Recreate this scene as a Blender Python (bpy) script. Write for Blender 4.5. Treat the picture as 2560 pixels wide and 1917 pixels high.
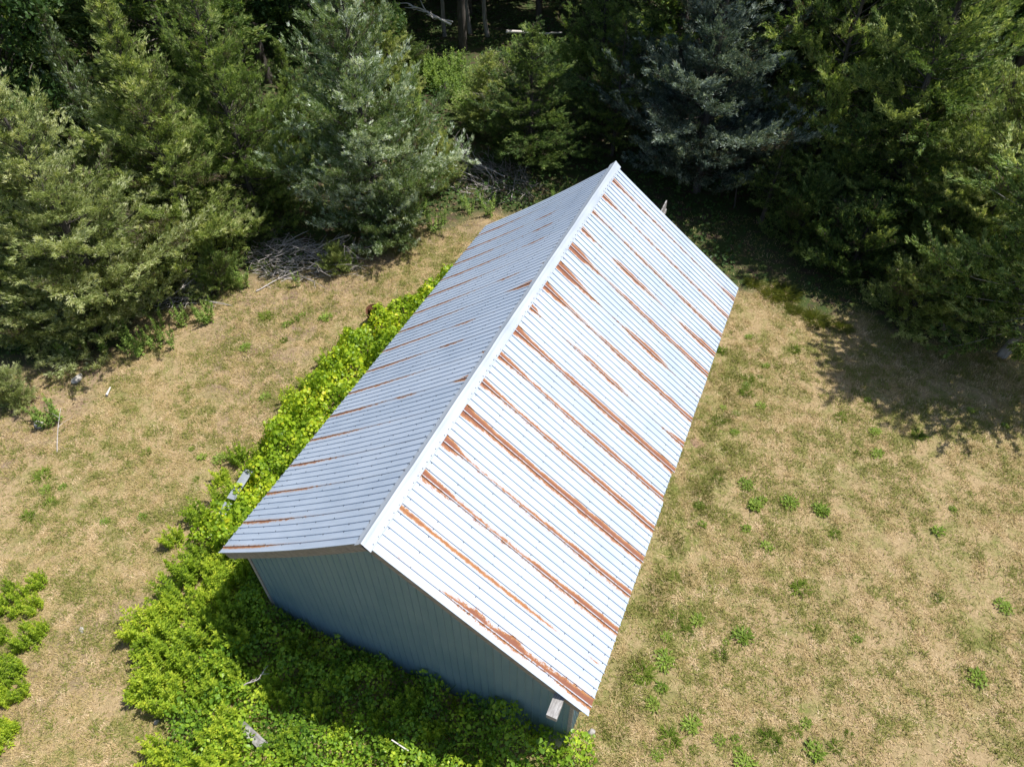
import bpy, math, random
import numpy as np
from mathutils import Vector, Matrix

for o in list(bpy.data.objects): bpy.data.objects.remove(o)
scene = bpy.context.scene
COL = scene.collection
R_ = math.radians

# ------------------------------------------------------------------ camera
F_PX, PITCH, YAW, ROLL = 1786.7, 0.80426, -0.42216, -0.01075
CAM = np.array([5.6274, -5.4857, 19.2451])
fw = np.array([math.sin(YAW)*math.cos(PITCH), math.cos(YAW)*math.cos(PITCH), -math.sin(PITCH)])
rt0 = np.array([math.cos(YAW), -math.sin(YAW), 0.0]); up0 = np.cross(rt0, fw)
rt = rt0*math.cos(ROLL)+up0*math.sin(ROLL); up = -rt0*math.sin(ROLL)+up0*math.cos(ROLL)
cd = bpy.data.cameras.new('camera'); cam = bpy.data.objects.new('camera', cd); COL.objects.link(cam)
m = Matrix.Identity(4)
for i in range(3):
    m[i][0] = rt[i]; m[i][1] = up[i]; m[i][2] = -fw[i]; m[i][3] = CAM[i]
cam.matrix_world = m
cd.sensor_width = 36; cd.lens = 36*F_PX/2560; cd.clip_start = .1; cd.clip_end = 1500
scene.camera = cam

# ------------------------------------------------------------------ sky, sun, exposure
SUN_AZ, SUN_EL = R_(56), R_(64)
w = bpy.data.worlds.new('World'); scene.world = w; w.use_nodes = True
nt = w.node_tree; bg = nt.nodes['Background']
sky = nt.nodes.new('ShaderNodeTexSky'); sky.sky_type = 'NISHITA'; sky.sun_disc = False
sky.sun_elevation = SUN_EL; sky.sun_rotation = SUN_AZ
nt.links.new(sky.outputs[0], bg.inputs[0]); bg.inputs[1].default_value = 0.092
sd = bpy.data.lights.new('sun', 'SUN'); sd.energy = 4.2; sd.angle = R_(.53); sd.color = (1, .97, .925)
sun = bpy.data.objects.new('sun', sd); COL.objects.link(sun)
SV = Vector((math.sin(SUN_AZ)*math.cos(SUN_EL), math.cos(SUN_AZ)*math.cos(SUN_EL), math.sin(SUN_EL)))
sun.rotation_euler = SV.to_track_quat('Z', 'Y').to_euler(); sun.location = (10, 20, 40)
scene.view_settings.view_transform = 'Standard'; scene.view_settings.look = 'None'
scene.view_settings.exposure = 0.60; scene.view_settings.gamma = 1

# ------------------------------------------------------------------ helpers
def G(px, py, z=0.0):
    """point on the ground seen at a photo position"""
    d = rt*(px-1280)/F_PX - up*(py-958.5)/F_PX + fw
    P = CAM + d*(z-CAM[2])/d[2]
    return float(P[0]), float(P[1])
def to_px(P):
    d = np.asarray(P)-CAM; k = d@fw
    return 1280+F_PX*(d@rt)/k, 958.5-F_PX*(d@up)/k
def tree_h(b, top):
    B = np.array([*G(*b), 0.0]); d = rt*(top[0]-1280)/F_PX - up*(top[1]-958.5)/F_PX + fw
    k = ((B-CAM)[:2]@d[:2])/(d[:2]@d[:2]); return float((CAM+d*k)[2])

rngN = np.random.default_rng(11)
_lat = [rngN.random((64, 64)) for _ in range(4)]
def vnoise(x, y, s=1.0, k=0):
    x = np.asarray(x, float)/s+100.3; y = np.asarray(y, float)/s+57.7
    xi = np.floor(x).astype(int); yi = np.floor(y).astype(int); fx = x-xi; fy = y-yi
    fx = fx*fx*(3-2*fx); fy = fy*fy*(3-2*fy); L = _lat[k]
    a = L[xi % 64, yi % 64]; b = L[(xi+1) % 64, yi % 64]; c = L[xi % 64, (yi+1) % 64]; d = L[(xi+1) % 64, (yi+1) % 64]
    return (a*(1-fx)+b*fx)*(1-fy)+(c*(1-fx)+d*fx)*fy
def sstep(x, a, b):
    t = np.clip((np.asarray(x, float)-a)/(b-a), 0, 1); return t*t*(3-2*t)

def mesh_np(name, V, F, attrs=None, mat=None, smooth=False):
    """V (n,3), F (m,k) with one k; attrs: name -> (n,) floats or (n,3) colours per vertex"""
    V = np.ascontiguousarray(V, dtype=np.float32); F = np.ascontiguousarray(F, dtype=np.int32)
    me = bpy.data.meshes.new(name); n, (mm, k) = len(V), F.shape
    me.vertices.add(n); me.vertices.foreach_set('co', V.ravel())
    me.loops.add(mm*k); me.loops.foreach_set('vertex_index', F.ravel())
    me.polygons.add(mm); me.polygons.foreach_set('loop_start', np.arange(0, mm*k, k, dtype=np.int32))
    me.polygons.foreach_set('use_smooth', np.full(mm, bool(smooth)))
    for an, av in (attrs or {}).items():
        av = np.asarray(av, np.float32)
        if av.ndim == 1:
            a = me.attributes.new(an, 'FLOAT', 'POINT'); a.data.foreach_set('value', av)
        else:
            a = me.attributes.new(an, 'FLOAT_VECTOR', 'POINT'); a.data.foreach_set('vector', av.ravel())
    me.update(calc_edges=True); me.validate()
    if mat: me.materials.append(mat)
    return me
class MB:
    """collects polygons of any size"""
    def __init__(s): s.v = []; s.f = []
    def add(s, V, F):
        b = len(s.v); s.v += [tuple(map(float, q)) for q in V]; s.f += [tuple(i+b for i in q) for q in F]; return s
    def box(s, x0, x1, y0, y1, z0, z1, M=None):
        V = [(x, y, z) for x in (x0, x1) for y in (y0, y1) for z in (z0, z1)]
        if M is not None: V = [tuple(M @ Vector(q)) for q in V]
        return s.add(V, [(0, 1, 3, 2), (4, 6, 7, 5), (0, 4, 5, 1), (2, 3, 7, 6), (0, 2, 6, 4), (1, 5, 7, 3)])
    def mesh(s, name, mat, smooth=False):
        me = bpy.data.meshes.new(name); me.from_pydata(s.v, [], s.f); me.update()
        me.polygons.foreach_set('use_smooth', [bool(smooth)]*len(me.polygons))
        if mat: me.materials.append(mat)
        return me
    def build(s, name, mat, parent=None, smooth=False): return obj(name, s.mesh(name, mat, smooth), parent)
def tube_arrays(path, rad, sides=6):
    path = np.asarray(path, float); rad = np.asarray(rad, float); n = len(path)
    t = np.gradient(path, axis=0); t /= np.linalg.norm(t, axis=1)[:, None]+1e-9
    ref = np.where(np.abs(t[:, 2:3]) > .9, np.array([[1., 0, 0]]), np.array([[0, 0, 1.]]))
    a = np.cross(t, ref); a /= np.linalg.norm(a, axis=1)[:, None]+1e-9; b = np.cross(t, a)
    th = np.arange(sides)*2*math.pi/sides
    V = (path[:, None, :]+rad[:, None, None]*(np.cos(th)[None, :, None]*a[:, None, :]+np.sin(th)[None, :, None]*b[:, None, :])).reshape(-1, 3)
    F = []
    for i in range(n-1):
        for j in range(sides):
            j2 = (j+1) % sides; F.append((i*sides+j, i*sides+j2, (i+1)*sides+j2, (i+1)*sides+j))
    return V, np.array(F, int)
class Soup:
    def __init__(s): s.V = []; s.F = []; s.T = []; s.n = 0
    def add(s, V, F, t):
        V = np.asarray(V, float); s.V.append(V); s.F.append(np.asarray(F, int)+s.n); s.n += len(V)
        s.T.append(np.broadcast_to(np.asarray(t, float), (len(V),)))
    def tube(s, path, rad, sides, t=0.):
        V, F = tube_arrays(path, rad, sides); F3 = np.concatenate([F[:, [0, 1, 2]], F[:, [0, 2, 3]]]); s.add(V, F3, t)
    def mesh(s, name, mat, smooth=False):
        return mesh_np(name, np.concatenate(s.V), np.concatenate(s.F), {'tint': np.concatenate(s.T)}, mat, smooth)
def norm(a): return a/(np.linalg.norm(a, axis=-1, keepdims=True)+1e-9)
def place_leaves(tv, tf, pos, axis, nrm, lx, ly, tint):
    """tv (m,3) leaf template, y along the leaf, z its normal; returns V,F,T"""
    n = len(pos); y = norm(axis); x = norm(np.cross(y, nrm)); z = np.cross(x, y); m_ = len(tv)
    V = (pos[:, None, :] + tv[None, :, 0, None]*lx[:, None, None]*x[:, None, :]
         + tv[None, :, 1, None]*ly[:, None, None]*y[:, None, :] + tv[None, :, 2, None]*ly[:, None, None]*z[:, None, :]).reshape(-1, 3)
    F = (tf[None]+(np.arange(n)*m_)[:, None, None]).reshape(-1, tf.shape[1])
    return V, F, np.repeat(tint, m_)

def obj(name, me, parent=None):
    o = bpy.data.objects.new(name, me); COL.objects.link(o)
    if parent: o.parent = parent
    return o
def tag(o, label=None, cat=None, group=None, kind=None):
    for k, v in (('label', label), ('category', cat), ('group', group), ('kind', kind)):
        if v: o[k] = v
    return o
def empty(name, loc=(0, 0, 0), rz=0.):
    o = bpy.data.objects.new(name, None); COL.objects.link(o); o.location = loc; o.rotation_euler = (0, 0, rz)
    o.empty_display_size = .2; return o
ORD = ['', 'first', 'second', 'third', 'fourth', 'fifth', 'sixth', 'seventh', 'eighth', 'ninth', 'tenth', 'eleventh', 'twelfth',
       'thirteenth', 'fourteenth', 'fifteenth', 'sixteenth', 'seventeenth', 'eighteenth', 'nineteenth', 'twentieth']

# ------------------------------------------------------------------ materials
def new_mat(name):
    mt = bpy.data.materials.new(name); mt.use_nodes = True; n = mt.node_tree
    return mt, n, n.nodes['Principled BSDF']
def N(n, t, **kw):
    q = n.nodes.new(t)
    for k, v in kw.items(): setattr(q, k, v)
    return q
def ramp(n, stops, interp='LINEAR'):
    r = N(n, 'ShaderNodeValToRGB'); cr = r.color_ramp; cr.interpolation = interp
    while len(cr.elements) < len(stops): cr.elements.new(.5)
    for e, (p, c) in zip(cr.elements, stops): e.position = p; e.color = (*c, 1) if len(c) == 3 else c
    return r
def noise(n, vec, scale, detail=4, rough=.55, dist=0):
    q = N(n, 'ShaderNodeTexNoise'); q.inputs['Scale'].default_value = scale; q.inputs['Detail'].default_value = detail
    q.inputs['Roughness'].default_value = rough; q.inputs['Distortion'].default_value = dist
    if vec is not None: n.links.new(vec, q.inputs['Vector'])
    return q
def mixc(n, fac, a, b, mode='MIX'):
    q = N(n, 'ShaderNodeMix', data_type='RGBA', blend_type=mode)
    for i, v in ((0, fac), (6, a), (7, b)):
        if hasattr(v, 'links'): n.links.new(v, q.inputs[i])
        else: q.inputs[i].default_value = v if i == 0 else (*v, 1)
    return q.outputs[2]
def math_(n, op, a, b=None, c=None, clamp=False):
    q = N(n, 'ShaderNodeMath', operation=op); q.use_clamp = clamp
    for i, v in enumerate((a, b, c)):
        if v is None: continue
        if hasattr(v, 'links'): n.links.new(v, q.inputs[i])
        else: q.inputs[i].default_value = v
    return q.outputs[0]
def attr(n, name): 
    q = N(n, 'ShaderNodeAttribute'); q.attribute_name = name; return q
def maprange(n, v, a, b, c=0., d=1.):
    q = N(n, 'ShaderNodeMapRange'); n.links.new(v, q.inputs[0])
    for i, x in enumerate((a, b, c, d)): q.inputs[i+1].default_value = x
    return q.outputs[0]
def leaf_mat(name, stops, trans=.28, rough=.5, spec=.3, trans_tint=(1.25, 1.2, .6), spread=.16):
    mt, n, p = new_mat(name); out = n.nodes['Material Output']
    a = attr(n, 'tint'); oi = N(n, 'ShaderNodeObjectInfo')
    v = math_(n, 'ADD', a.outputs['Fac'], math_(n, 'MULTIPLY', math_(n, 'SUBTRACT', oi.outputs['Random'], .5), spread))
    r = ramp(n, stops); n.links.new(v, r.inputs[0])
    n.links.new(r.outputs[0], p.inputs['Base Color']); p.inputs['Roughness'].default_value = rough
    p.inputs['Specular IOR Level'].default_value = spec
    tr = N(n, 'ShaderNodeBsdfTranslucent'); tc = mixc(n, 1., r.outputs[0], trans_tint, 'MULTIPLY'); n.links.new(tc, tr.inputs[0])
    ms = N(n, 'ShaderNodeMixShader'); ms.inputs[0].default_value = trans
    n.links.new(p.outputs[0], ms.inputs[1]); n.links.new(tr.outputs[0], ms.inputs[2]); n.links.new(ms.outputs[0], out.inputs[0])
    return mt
def plain_mat(name, stops, scale=6, rough=.8, stretch=(1, 1, 1), bump=.0, metallic=0., detail=6):
    mt, n, p = new_mat(name); tc = N(n, 'ShaderNodeTexCoord'); mp = N(n, 'ShaderNodeMapping')
    mp.inputs['Scale'].default_value = stretch; n.links.new(tc.outputs['Object'], mp.inputs[0])
    ns = noise(n, mp.outputs[0], scale, detail, .6); r = ramp(n, stops); n.links.new(ns.outputs[0], r.inputs[0])
    n.links.new(r.outputs[0], p.inputs['Base Color']); p.inputs['Roughness'].default_value = rough; p.inputs['Metallic'].default_value = metallic
    if bump:
        b = N(n, 'ShaderNodeBump'); b.inputs['Strength'].default_value = bump; b.inputs['Distance'].default_value = .02
        n.links.new(ns.outputs[0], b.inputs['Height']); n.links.new(b.outputs[0], p.inputs['Normal'])
    return mt
M = {}
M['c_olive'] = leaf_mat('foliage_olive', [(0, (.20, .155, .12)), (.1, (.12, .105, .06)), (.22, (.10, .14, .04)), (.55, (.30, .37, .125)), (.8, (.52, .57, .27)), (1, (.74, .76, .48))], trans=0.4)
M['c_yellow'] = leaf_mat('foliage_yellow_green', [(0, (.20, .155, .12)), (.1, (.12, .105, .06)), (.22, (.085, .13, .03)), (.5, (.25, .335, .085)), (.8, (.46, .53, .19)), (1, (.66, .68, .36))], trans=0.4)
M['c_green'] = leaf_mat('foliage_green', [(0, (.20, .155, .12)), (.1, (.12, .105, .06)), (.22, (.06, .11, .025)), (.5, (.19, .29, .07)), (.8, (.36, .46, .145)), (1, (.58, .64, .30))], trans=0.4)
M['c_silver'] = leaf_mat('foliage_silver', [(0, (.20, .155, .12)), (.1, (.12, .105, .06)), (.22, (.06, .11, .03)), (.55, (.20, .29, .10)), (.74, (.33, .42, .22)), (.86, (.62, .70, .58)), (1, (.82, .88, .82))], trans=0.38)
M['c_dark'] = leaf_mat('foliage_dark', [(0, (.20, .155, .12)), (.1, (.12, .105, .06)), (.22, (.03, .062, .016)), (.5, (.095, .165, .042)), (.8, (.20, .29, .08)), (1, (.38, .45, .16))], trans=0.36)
M['c_blue'] = leaf_mat('foliage_blue', [(0, (.15, .12, .10)), (.1, (.07, .07, .05)), (.22, (.035, .06, .04)), (.5, (.085, .13, .10)), (.8, (.22, .28, .24)), (1, (.50, .58, .53))], trans=0.32)  # whole ramp lowered to put this cedar's shade into its leaf colour
M['c_broad'] = leaf_mat('foliage_broadleaf', [(0, (.025, .055, .012)), (.5, (.06, .12, .028)), (1, (.14, .21, .055))], trans=.35)
M['goldenrod'] = leaf_mat('leaf_goldenrod', [(0, (.11, .20, .018)), (.5, (.32, .45, .035)), (1, (.64, .70, .07))], rough=.45, trans=0.42, spread=.38)
M['goldenrod_dim'] = leaf_mat('leaf_meadow_weed', [(0, (.09, .16, .03)), (.5, (.23, .35, .07)), (1, (.44, .54, .15))], trans=.36)
M['vine'] = leaf_mat('leaf_vine', [(0, (.10, .20, .015)), (.5, (.31, .46, .03)), (.85, (.56, .66, .04)), (1, (.76, .70, .06))], rough=.4, trans=0.42)
M['bramble'] = leaf_mat('leaf_bramble', [(0, (.075, .165, .022)), (.5, (.24, .40, .035)), (1, (.60, .70, .06))], rough=.4, trans=0.4)
M['weed'] = leaf_mat('leaf_lawn_weed', [(0, (.11, .17, .02)), (.5, (.22, .32, .045)), (1, (.38, .46, .09))], trans=.3, spread=.38)
M['grass'] = leaf_mat('grass_blade', [(0, (.115, .155, .024)), (.22, (.235, .25, .05)), (.42, (.37, .31, .11)), (.62, (.48, .365, .17)), (.82, (.58, .44, .235)), (1, (.72, .57, .36))], rough=.7, trans_tint=(1.1, 1.05, .8), trans=0.22)
M['long_grass'] = leaf_mat('long_grass_blade', [(0, (.09, .125, .022)), (.5, (.20, .235, .05)), (1, (.42, .40, .12))], trans=.3)
M['bark'] = plain_mat('bark_grey_brown', [(.3, (.045, .036, .03)), (.55, (.10, .085, .072)), (.75, (.20, .18, .16))], 14, .9, (1, 1, .15), .6)
M['bark_pale'] = plain_mat('bark_pale', [(.3, (.16, .14, .12)), (.55, (.32, .29, .26)), (.75, (.5, .47, .43))], 10, .9, (1, 1, .12), .6)
M['deadwood'] = plain_mat('dead_wood', [(.3, (.22, .185, .165)), (.55, (.44, .395, .365)), (.75, (.68, .63, .59))], 9, .85, (1, 1, 1), .2)
M['whitewood'] = plain_mat('bleached_wood', [(.3, (.45, .41, .37)), (.7, (.78, .74, .68))], 9, .8, (1, 1, 1), .2)
M['wood'] = plain_mat('weathered_board', [(.25, (.10, .092, .085)), (.5, (.26, .245, .23)), (.75, (.48, .465, .445))], 5, .85, (1.2, 1.2, 14), .3)
M['wood_y'] = plain_mat('weathered_timber', [(.25, (.12, .11, .10)), (.5, (.29, .275, .26)), (.75, (.50, .485, .465))], 7, .85, (9, 1.0, 9), .3)
M['wood_x'] = plain_mat('weathered_rake_board', [(.25, (.09, .078, .068)), (.5, (.22, .20, .175)), (.75, (.36, .335, .30))], 5, .85, (1.0, 12, 6), .3)
M['stone'] = plain_mat('stone', [(.3, (.22, .20, .18)), (.6, (.42, .39, .35)), (.8, (.6, .57, .53))], 7, .9, (1, 1, 1), .5)
M['rust'] = plain_mat('rusted_steel', [(.3, (.05, .022, .014)), (.5, (.13, .05, .026)), (.75, (.26, .10, .045))], 9, .9, (1, 1, 1), .3)
M['greysheet'] = plain_mat('grey_sheet', [(.3, (.17, .19, .215)), (.6, (.25, .275, .305)), (.8, (.33, .355, .38))], 3, .6)
M['soil'] = plain_mat('red_soil', [(.3, (.17, .10, .06)), (.6, (.31, .20, .125)), (.8, (.42, .29, .19))], 12, .95, (1, 1, 1), .8)
M['screw'] = plain_mat('screw_head', [(.3, (.05, .06, .075)), (.7, (.11, .12, .14))], 9, .5, metallic=.5)

def roof_mat(name, base_lo, base_hi, rust=True, metallic=.06, rough=.5, stain=.72, stain_col=(.30, .14, .06)):
    mt, n, p = new_mat(name)
    uv = attr(n, 'sheet'); vec = uv.outputs['Vector']
    mp = N(n, 'ShaderNodeMapping'); mp.inputs['Scale'].default_value = (1, .12, 1); n.links.new(vec, mp.inputs[0])
    big = noise(n, vec, .7, 3); streak = noise(n, mp.outputs[0], 9, 4, .6); fine = noise(n, vec, 38, 3, .6)
    oi = N(n, 'ShaderNodeObjectInfo'); pv = math_(n, 'MULTIPLY', math_(n, 'SUBTRACT', oi.outputs['Random'], .5), .16)
    mixv = math_(n, 'ADD', math_(n, 'ADD', pv, math_(n, 'MULTIPLY', big.outputs[0], .5)), math_(n, 'ADD', math_(n, 'MULTIPLY', streak.outputs[0], .35), math_(n, 'MULTIPLY', fine.outputs[0], .25)))
    r = ramp(n, [(.38, base_lo), (.64, base_hi)]); n.links.new(mixv, r.inputs[0]); col = r.outputs[0]
    rg = maprange(n, streak.outputs[0], .3, .7, rough-.07, rough+.12); met = metallic
    # faint oil-canning of the flat pans
    b = N(n, 'ShaderNodeBump'); b.inputs['Strength'].default_value = .12; b.inputs['Distance'].default_value = .03
    n.links.new(big.outputs[0], b.inputs['Height']); n.links.new(b.outputs[0], p.inputs['Normal'])
    if rust:
        sdn = attr(n, 'rust_sd'); amp = attr(n, 'rust_amp')
        mp2 = N(n, 'ShaderNodeMapping'); mp2.inputs['Scale'].default_value = (1, .45, 1); n.links.new(vec, mp2.inputs[0])
        n1 = noise(n, mp2.outputs[0], 16, 5, .65); n2 = noise(n, vec, 60, 3, .6)
        nn = math_(n, 'ADD', math_(n, 'MULTIPLY', math_(n, 'SUBTRACT', n1.outputs[0], .5), 1.6), math_(n, 'MULTIPLY', math_(n, 'SUBTRACT', n2.outputs[0], .5), 1.3))
        s = math_(n, 'ADD', sdn.outputs['Fac'], math_(n, 'MULTIPLY', nn, math_(n, 'ADD', math_(n, 'MULTIPLY', amp.outputs['Fac'], 1.5), .03)))
        mask = maprange(n, s, .006, -.010); core = maprange(n, s, -.02, -.062)
        rc = mixc(n, core, (.38, .175, .055), (.20, .076, .048))
        spot = maprange(n, n2.outputs[0], .35, .7); rc = mixc(n, math_(n, 'MULTIPLY', spot, .55), rc, (.30, .125, .06))
        halo = math_(n, 'MULTIPLY', maprange(n, s, .07, .0), math_(n, 'MULTIPLY', maprange(n, n1.outputs[0], .4, .62), .38)); col = mixc(n, halo, col, (.42, .25, .13))
        col = mixc(n, mask, col, rc)
        rg = math_(n, 'ADD', rg, math_(n, 'MULTIPLY', mask, .4), clamp=True)
        met = math_(n, 'MULTIPLY', math_(n, 'SUBTRACT', 1., mask), metallic)
        n.links.new(met, p.inputs['Metallic'])
    else:
        p.inputs['Metallic'].default_value = metallic
        sp = noise(n, vec, 2.3, 6, .7); st = maprange(n, sp.outputs[0], stain, stain+.06); col = mixc(n, math_(n, 'MULTIPLY', st, .75), col, stain_col)
    n.links.new(col, p.inputs['Base Color']); n.links.new(rg, p.inputs['Roughness'])
    return mt
M['roof'] = roof_mat('galvanised_roof', (.385, .455, .55), (.465, .53, .62))
M['ridge'] = roof_mat('galvanised_ridge_cap', (.36, .405, .465), (.45, .49, .54), rust=False)
M['siding'] = roof_mat('grey_green_siding', (.105, .19, .25), (.155, .24, .29), rust=False, metallic=.1, rough=.5)

# ------------------------------------------------------------------ ground
LX = np.array([-90, -40, -30, -24, -19.8, -17.9, -17.2, -16.3, -13.8, -11.7, -9.7, -7.9, -3, 0, 4.7, 8.8, 11.9, 15.5, 25, 60])
LY = np.array([-60, -25, -10, -1.5, 3.9, 5.9, 8.0, 10.7, 13.1, 15.6, 19.6, 20.8, 21.5, 20.6, 20.6, 20.3, 20.0, 20.6, 24, 30])
def wood_d(x, y):                       # metres past the edge of the wood (positive inside)
    x = np.asarray(x, float); y = np.asarray(y, float)
    yl = np.interp(x, LX, LY); sl = np.interp(x, (LX[1:]+LX[:-1])/2, np.diff(LY)/np.diff(LX))
    return (y-yl)/np.sqrt(1+sl*sl)
def gz(x, y): return (vnoise(x, y, 3.1, 0)-.5)*.10+(vnoise(x, y, .9, 1)-.5)*.03
def gx_axis(lo, hi, step, far):
    a = np.arange(lo, hi+1e-6, step); e = np.array([1, 2.5, 5, 10, 20, 45, 100, 220, 420.])
    return np.concatenate([lo-e[::-1], a, hi+e])
ax = gx_axis(-36, 26, .4, 400); ay = gx_axis(-14, 50, .4, 400)
XX, YY = np.meshgrid(ax, ay, indexing='ij'); ZZ = gz(XX, YY)
nx, ny = XX.shape; idx = np.arange(nx*ny).reshape(nx, ny)
Fg = np.stack([idx[:-1, :-1], idx[1:, :-1], idx[1:, 1:], idx[:-1, 1:]], -1).reshape(-1, 4)
xf, yf = XX.ravel(), YY.ravel(); wd = wood_d(xf, yf)
jit = (vnoise(xf, yf, 1.7, 2)-.5)*2.2+(vnoise(xf, yf, .6, 3)-.5)*1.0
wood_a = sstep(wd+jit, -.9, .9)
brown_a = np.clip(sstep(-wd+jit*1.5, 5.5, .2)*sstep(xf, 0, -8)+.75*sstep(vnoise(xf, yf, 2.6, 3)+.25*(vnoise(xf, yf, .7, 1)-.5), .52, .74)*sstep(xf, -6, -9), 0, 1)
lush_a = .5*np.clip(sstep(np.abs(xf-5.6)+jit*.4, 1.6, .2)*sstep(yf, -2, 1)*sstep(yf, 17, 14), 0, 1)
def ground_material():
    mt, n, p = new_mat('dry_lawn_ground'); tc = N(n, 'ShaderNodeTexCoord'); v = tc.outputs['Object']
    n0 = noise(n, v, .35, 3); n1 = noise(n, v, 1.7, 6, .65, .4); n2 = noise(n, v, 9, 6, .7, .6); n3 = noise(n, v, 45, 4, .7)
    dry = ramp(n, [(.3, (.22, .155, .08)), (.48, (.38, .28, .15)), (.62, (.50, .37, .21)), (.8, (.61, .46, .29))])
    n.links.new(math_(n, 'ADD', math_(n, 'MULTIPLY', n2.outputs[0], .55), math_(n, 'MULTIPLY', n3.outputs[0], .45)), dry.inputs[0])
    grn = ramp(n, [(.3, (.11, .13, .03)), (.55, (.22, .23, .065)), (.8, (.33, .31, .11))]); n.links.new(n2.outputs[0], grn.inputs[0])
    gm = math_(n, 'ADD', math_(n, 'MULTIPLY', n1.outputs[0], .75), math_(n, 'MULTIPLY', n0.outputs[0], .35))
    lush = attr(n, 'lush'); gm = math_(n, 'ADD', gm, math_(n, 'MULTIPLY', lush.outputs['Fac'], .18))
    col = mixc(n, maprange(n, gm, .5, .72), dry.outputs[0], grn.outputs[0])
    br = attr(n, 'brown'); brc = ramp(n, [(.3, (.13, .075, .05)), (.55, (.29, .20, .14)), (.8, (.46, .36, .28))]); n.links.new(n2.outputs[0], brc.inputs[0])
    bm = math_(n, 'MULTIPLY', br.outputs['Fac'], maprange(n, n1.outputs[0], .36, .62)); col = mixc(n, bm, col, brc.outputs[0])
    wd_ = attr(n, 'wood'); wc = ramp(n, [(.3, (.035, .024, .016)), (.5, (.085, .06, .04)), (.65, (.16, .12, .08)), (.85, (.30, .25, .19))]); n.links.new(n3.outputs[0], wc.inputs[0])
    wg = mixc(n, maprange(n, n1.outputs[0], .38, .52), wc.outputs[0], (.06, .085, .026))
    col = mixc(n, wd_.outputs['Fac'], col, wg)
    n.links.new(col, p.inputs['Base Color']); p.inputs['Roughness'].default_value = .95; p.inputs['Specular IOR Level'].default_value = .1
    b = N(n, 'ShaderNodeBump'); b.inputs['Strength'].default_value = .9; b.inputs['Distance'].default_value = .04
    n.links.new(math_(n, 'ADD', n2.outputs[0], n3.outputs[0]), b.inputs['Height']); n.links.new(b.outputs[0], p.inputs['Normal'])
    return mt
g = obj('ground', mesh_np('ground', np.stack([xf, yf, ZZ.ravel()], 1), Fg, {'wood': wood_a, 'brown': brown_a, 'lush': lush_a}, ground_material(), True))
tag(g, 'dry mown lawn and brown woodland floor around the shed', None, kind='structure')

# ------------------------------------------------------------------ the shed
RZ, DH, HW, LEN = 7.3, 3.617, 4.827, 15.5
SL = math.hypot(DH, HW); CA, SA = HW/SL, DH/SL          # slope length, cos, sin
shed = empty('metal_shed', (0, 0, 0))
tag(shed, 'long shed with rust-streaked silver metal roof and grey-green siding', 'shed')
LAPS = [0.2, 0.98, 1.96, 2.94, 3.92, 4.9, 5.88, 6.87, 7.86, 8.84, 9.84, 10.83, 11.8, 12.78, 13.76, 14.75]
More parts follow.
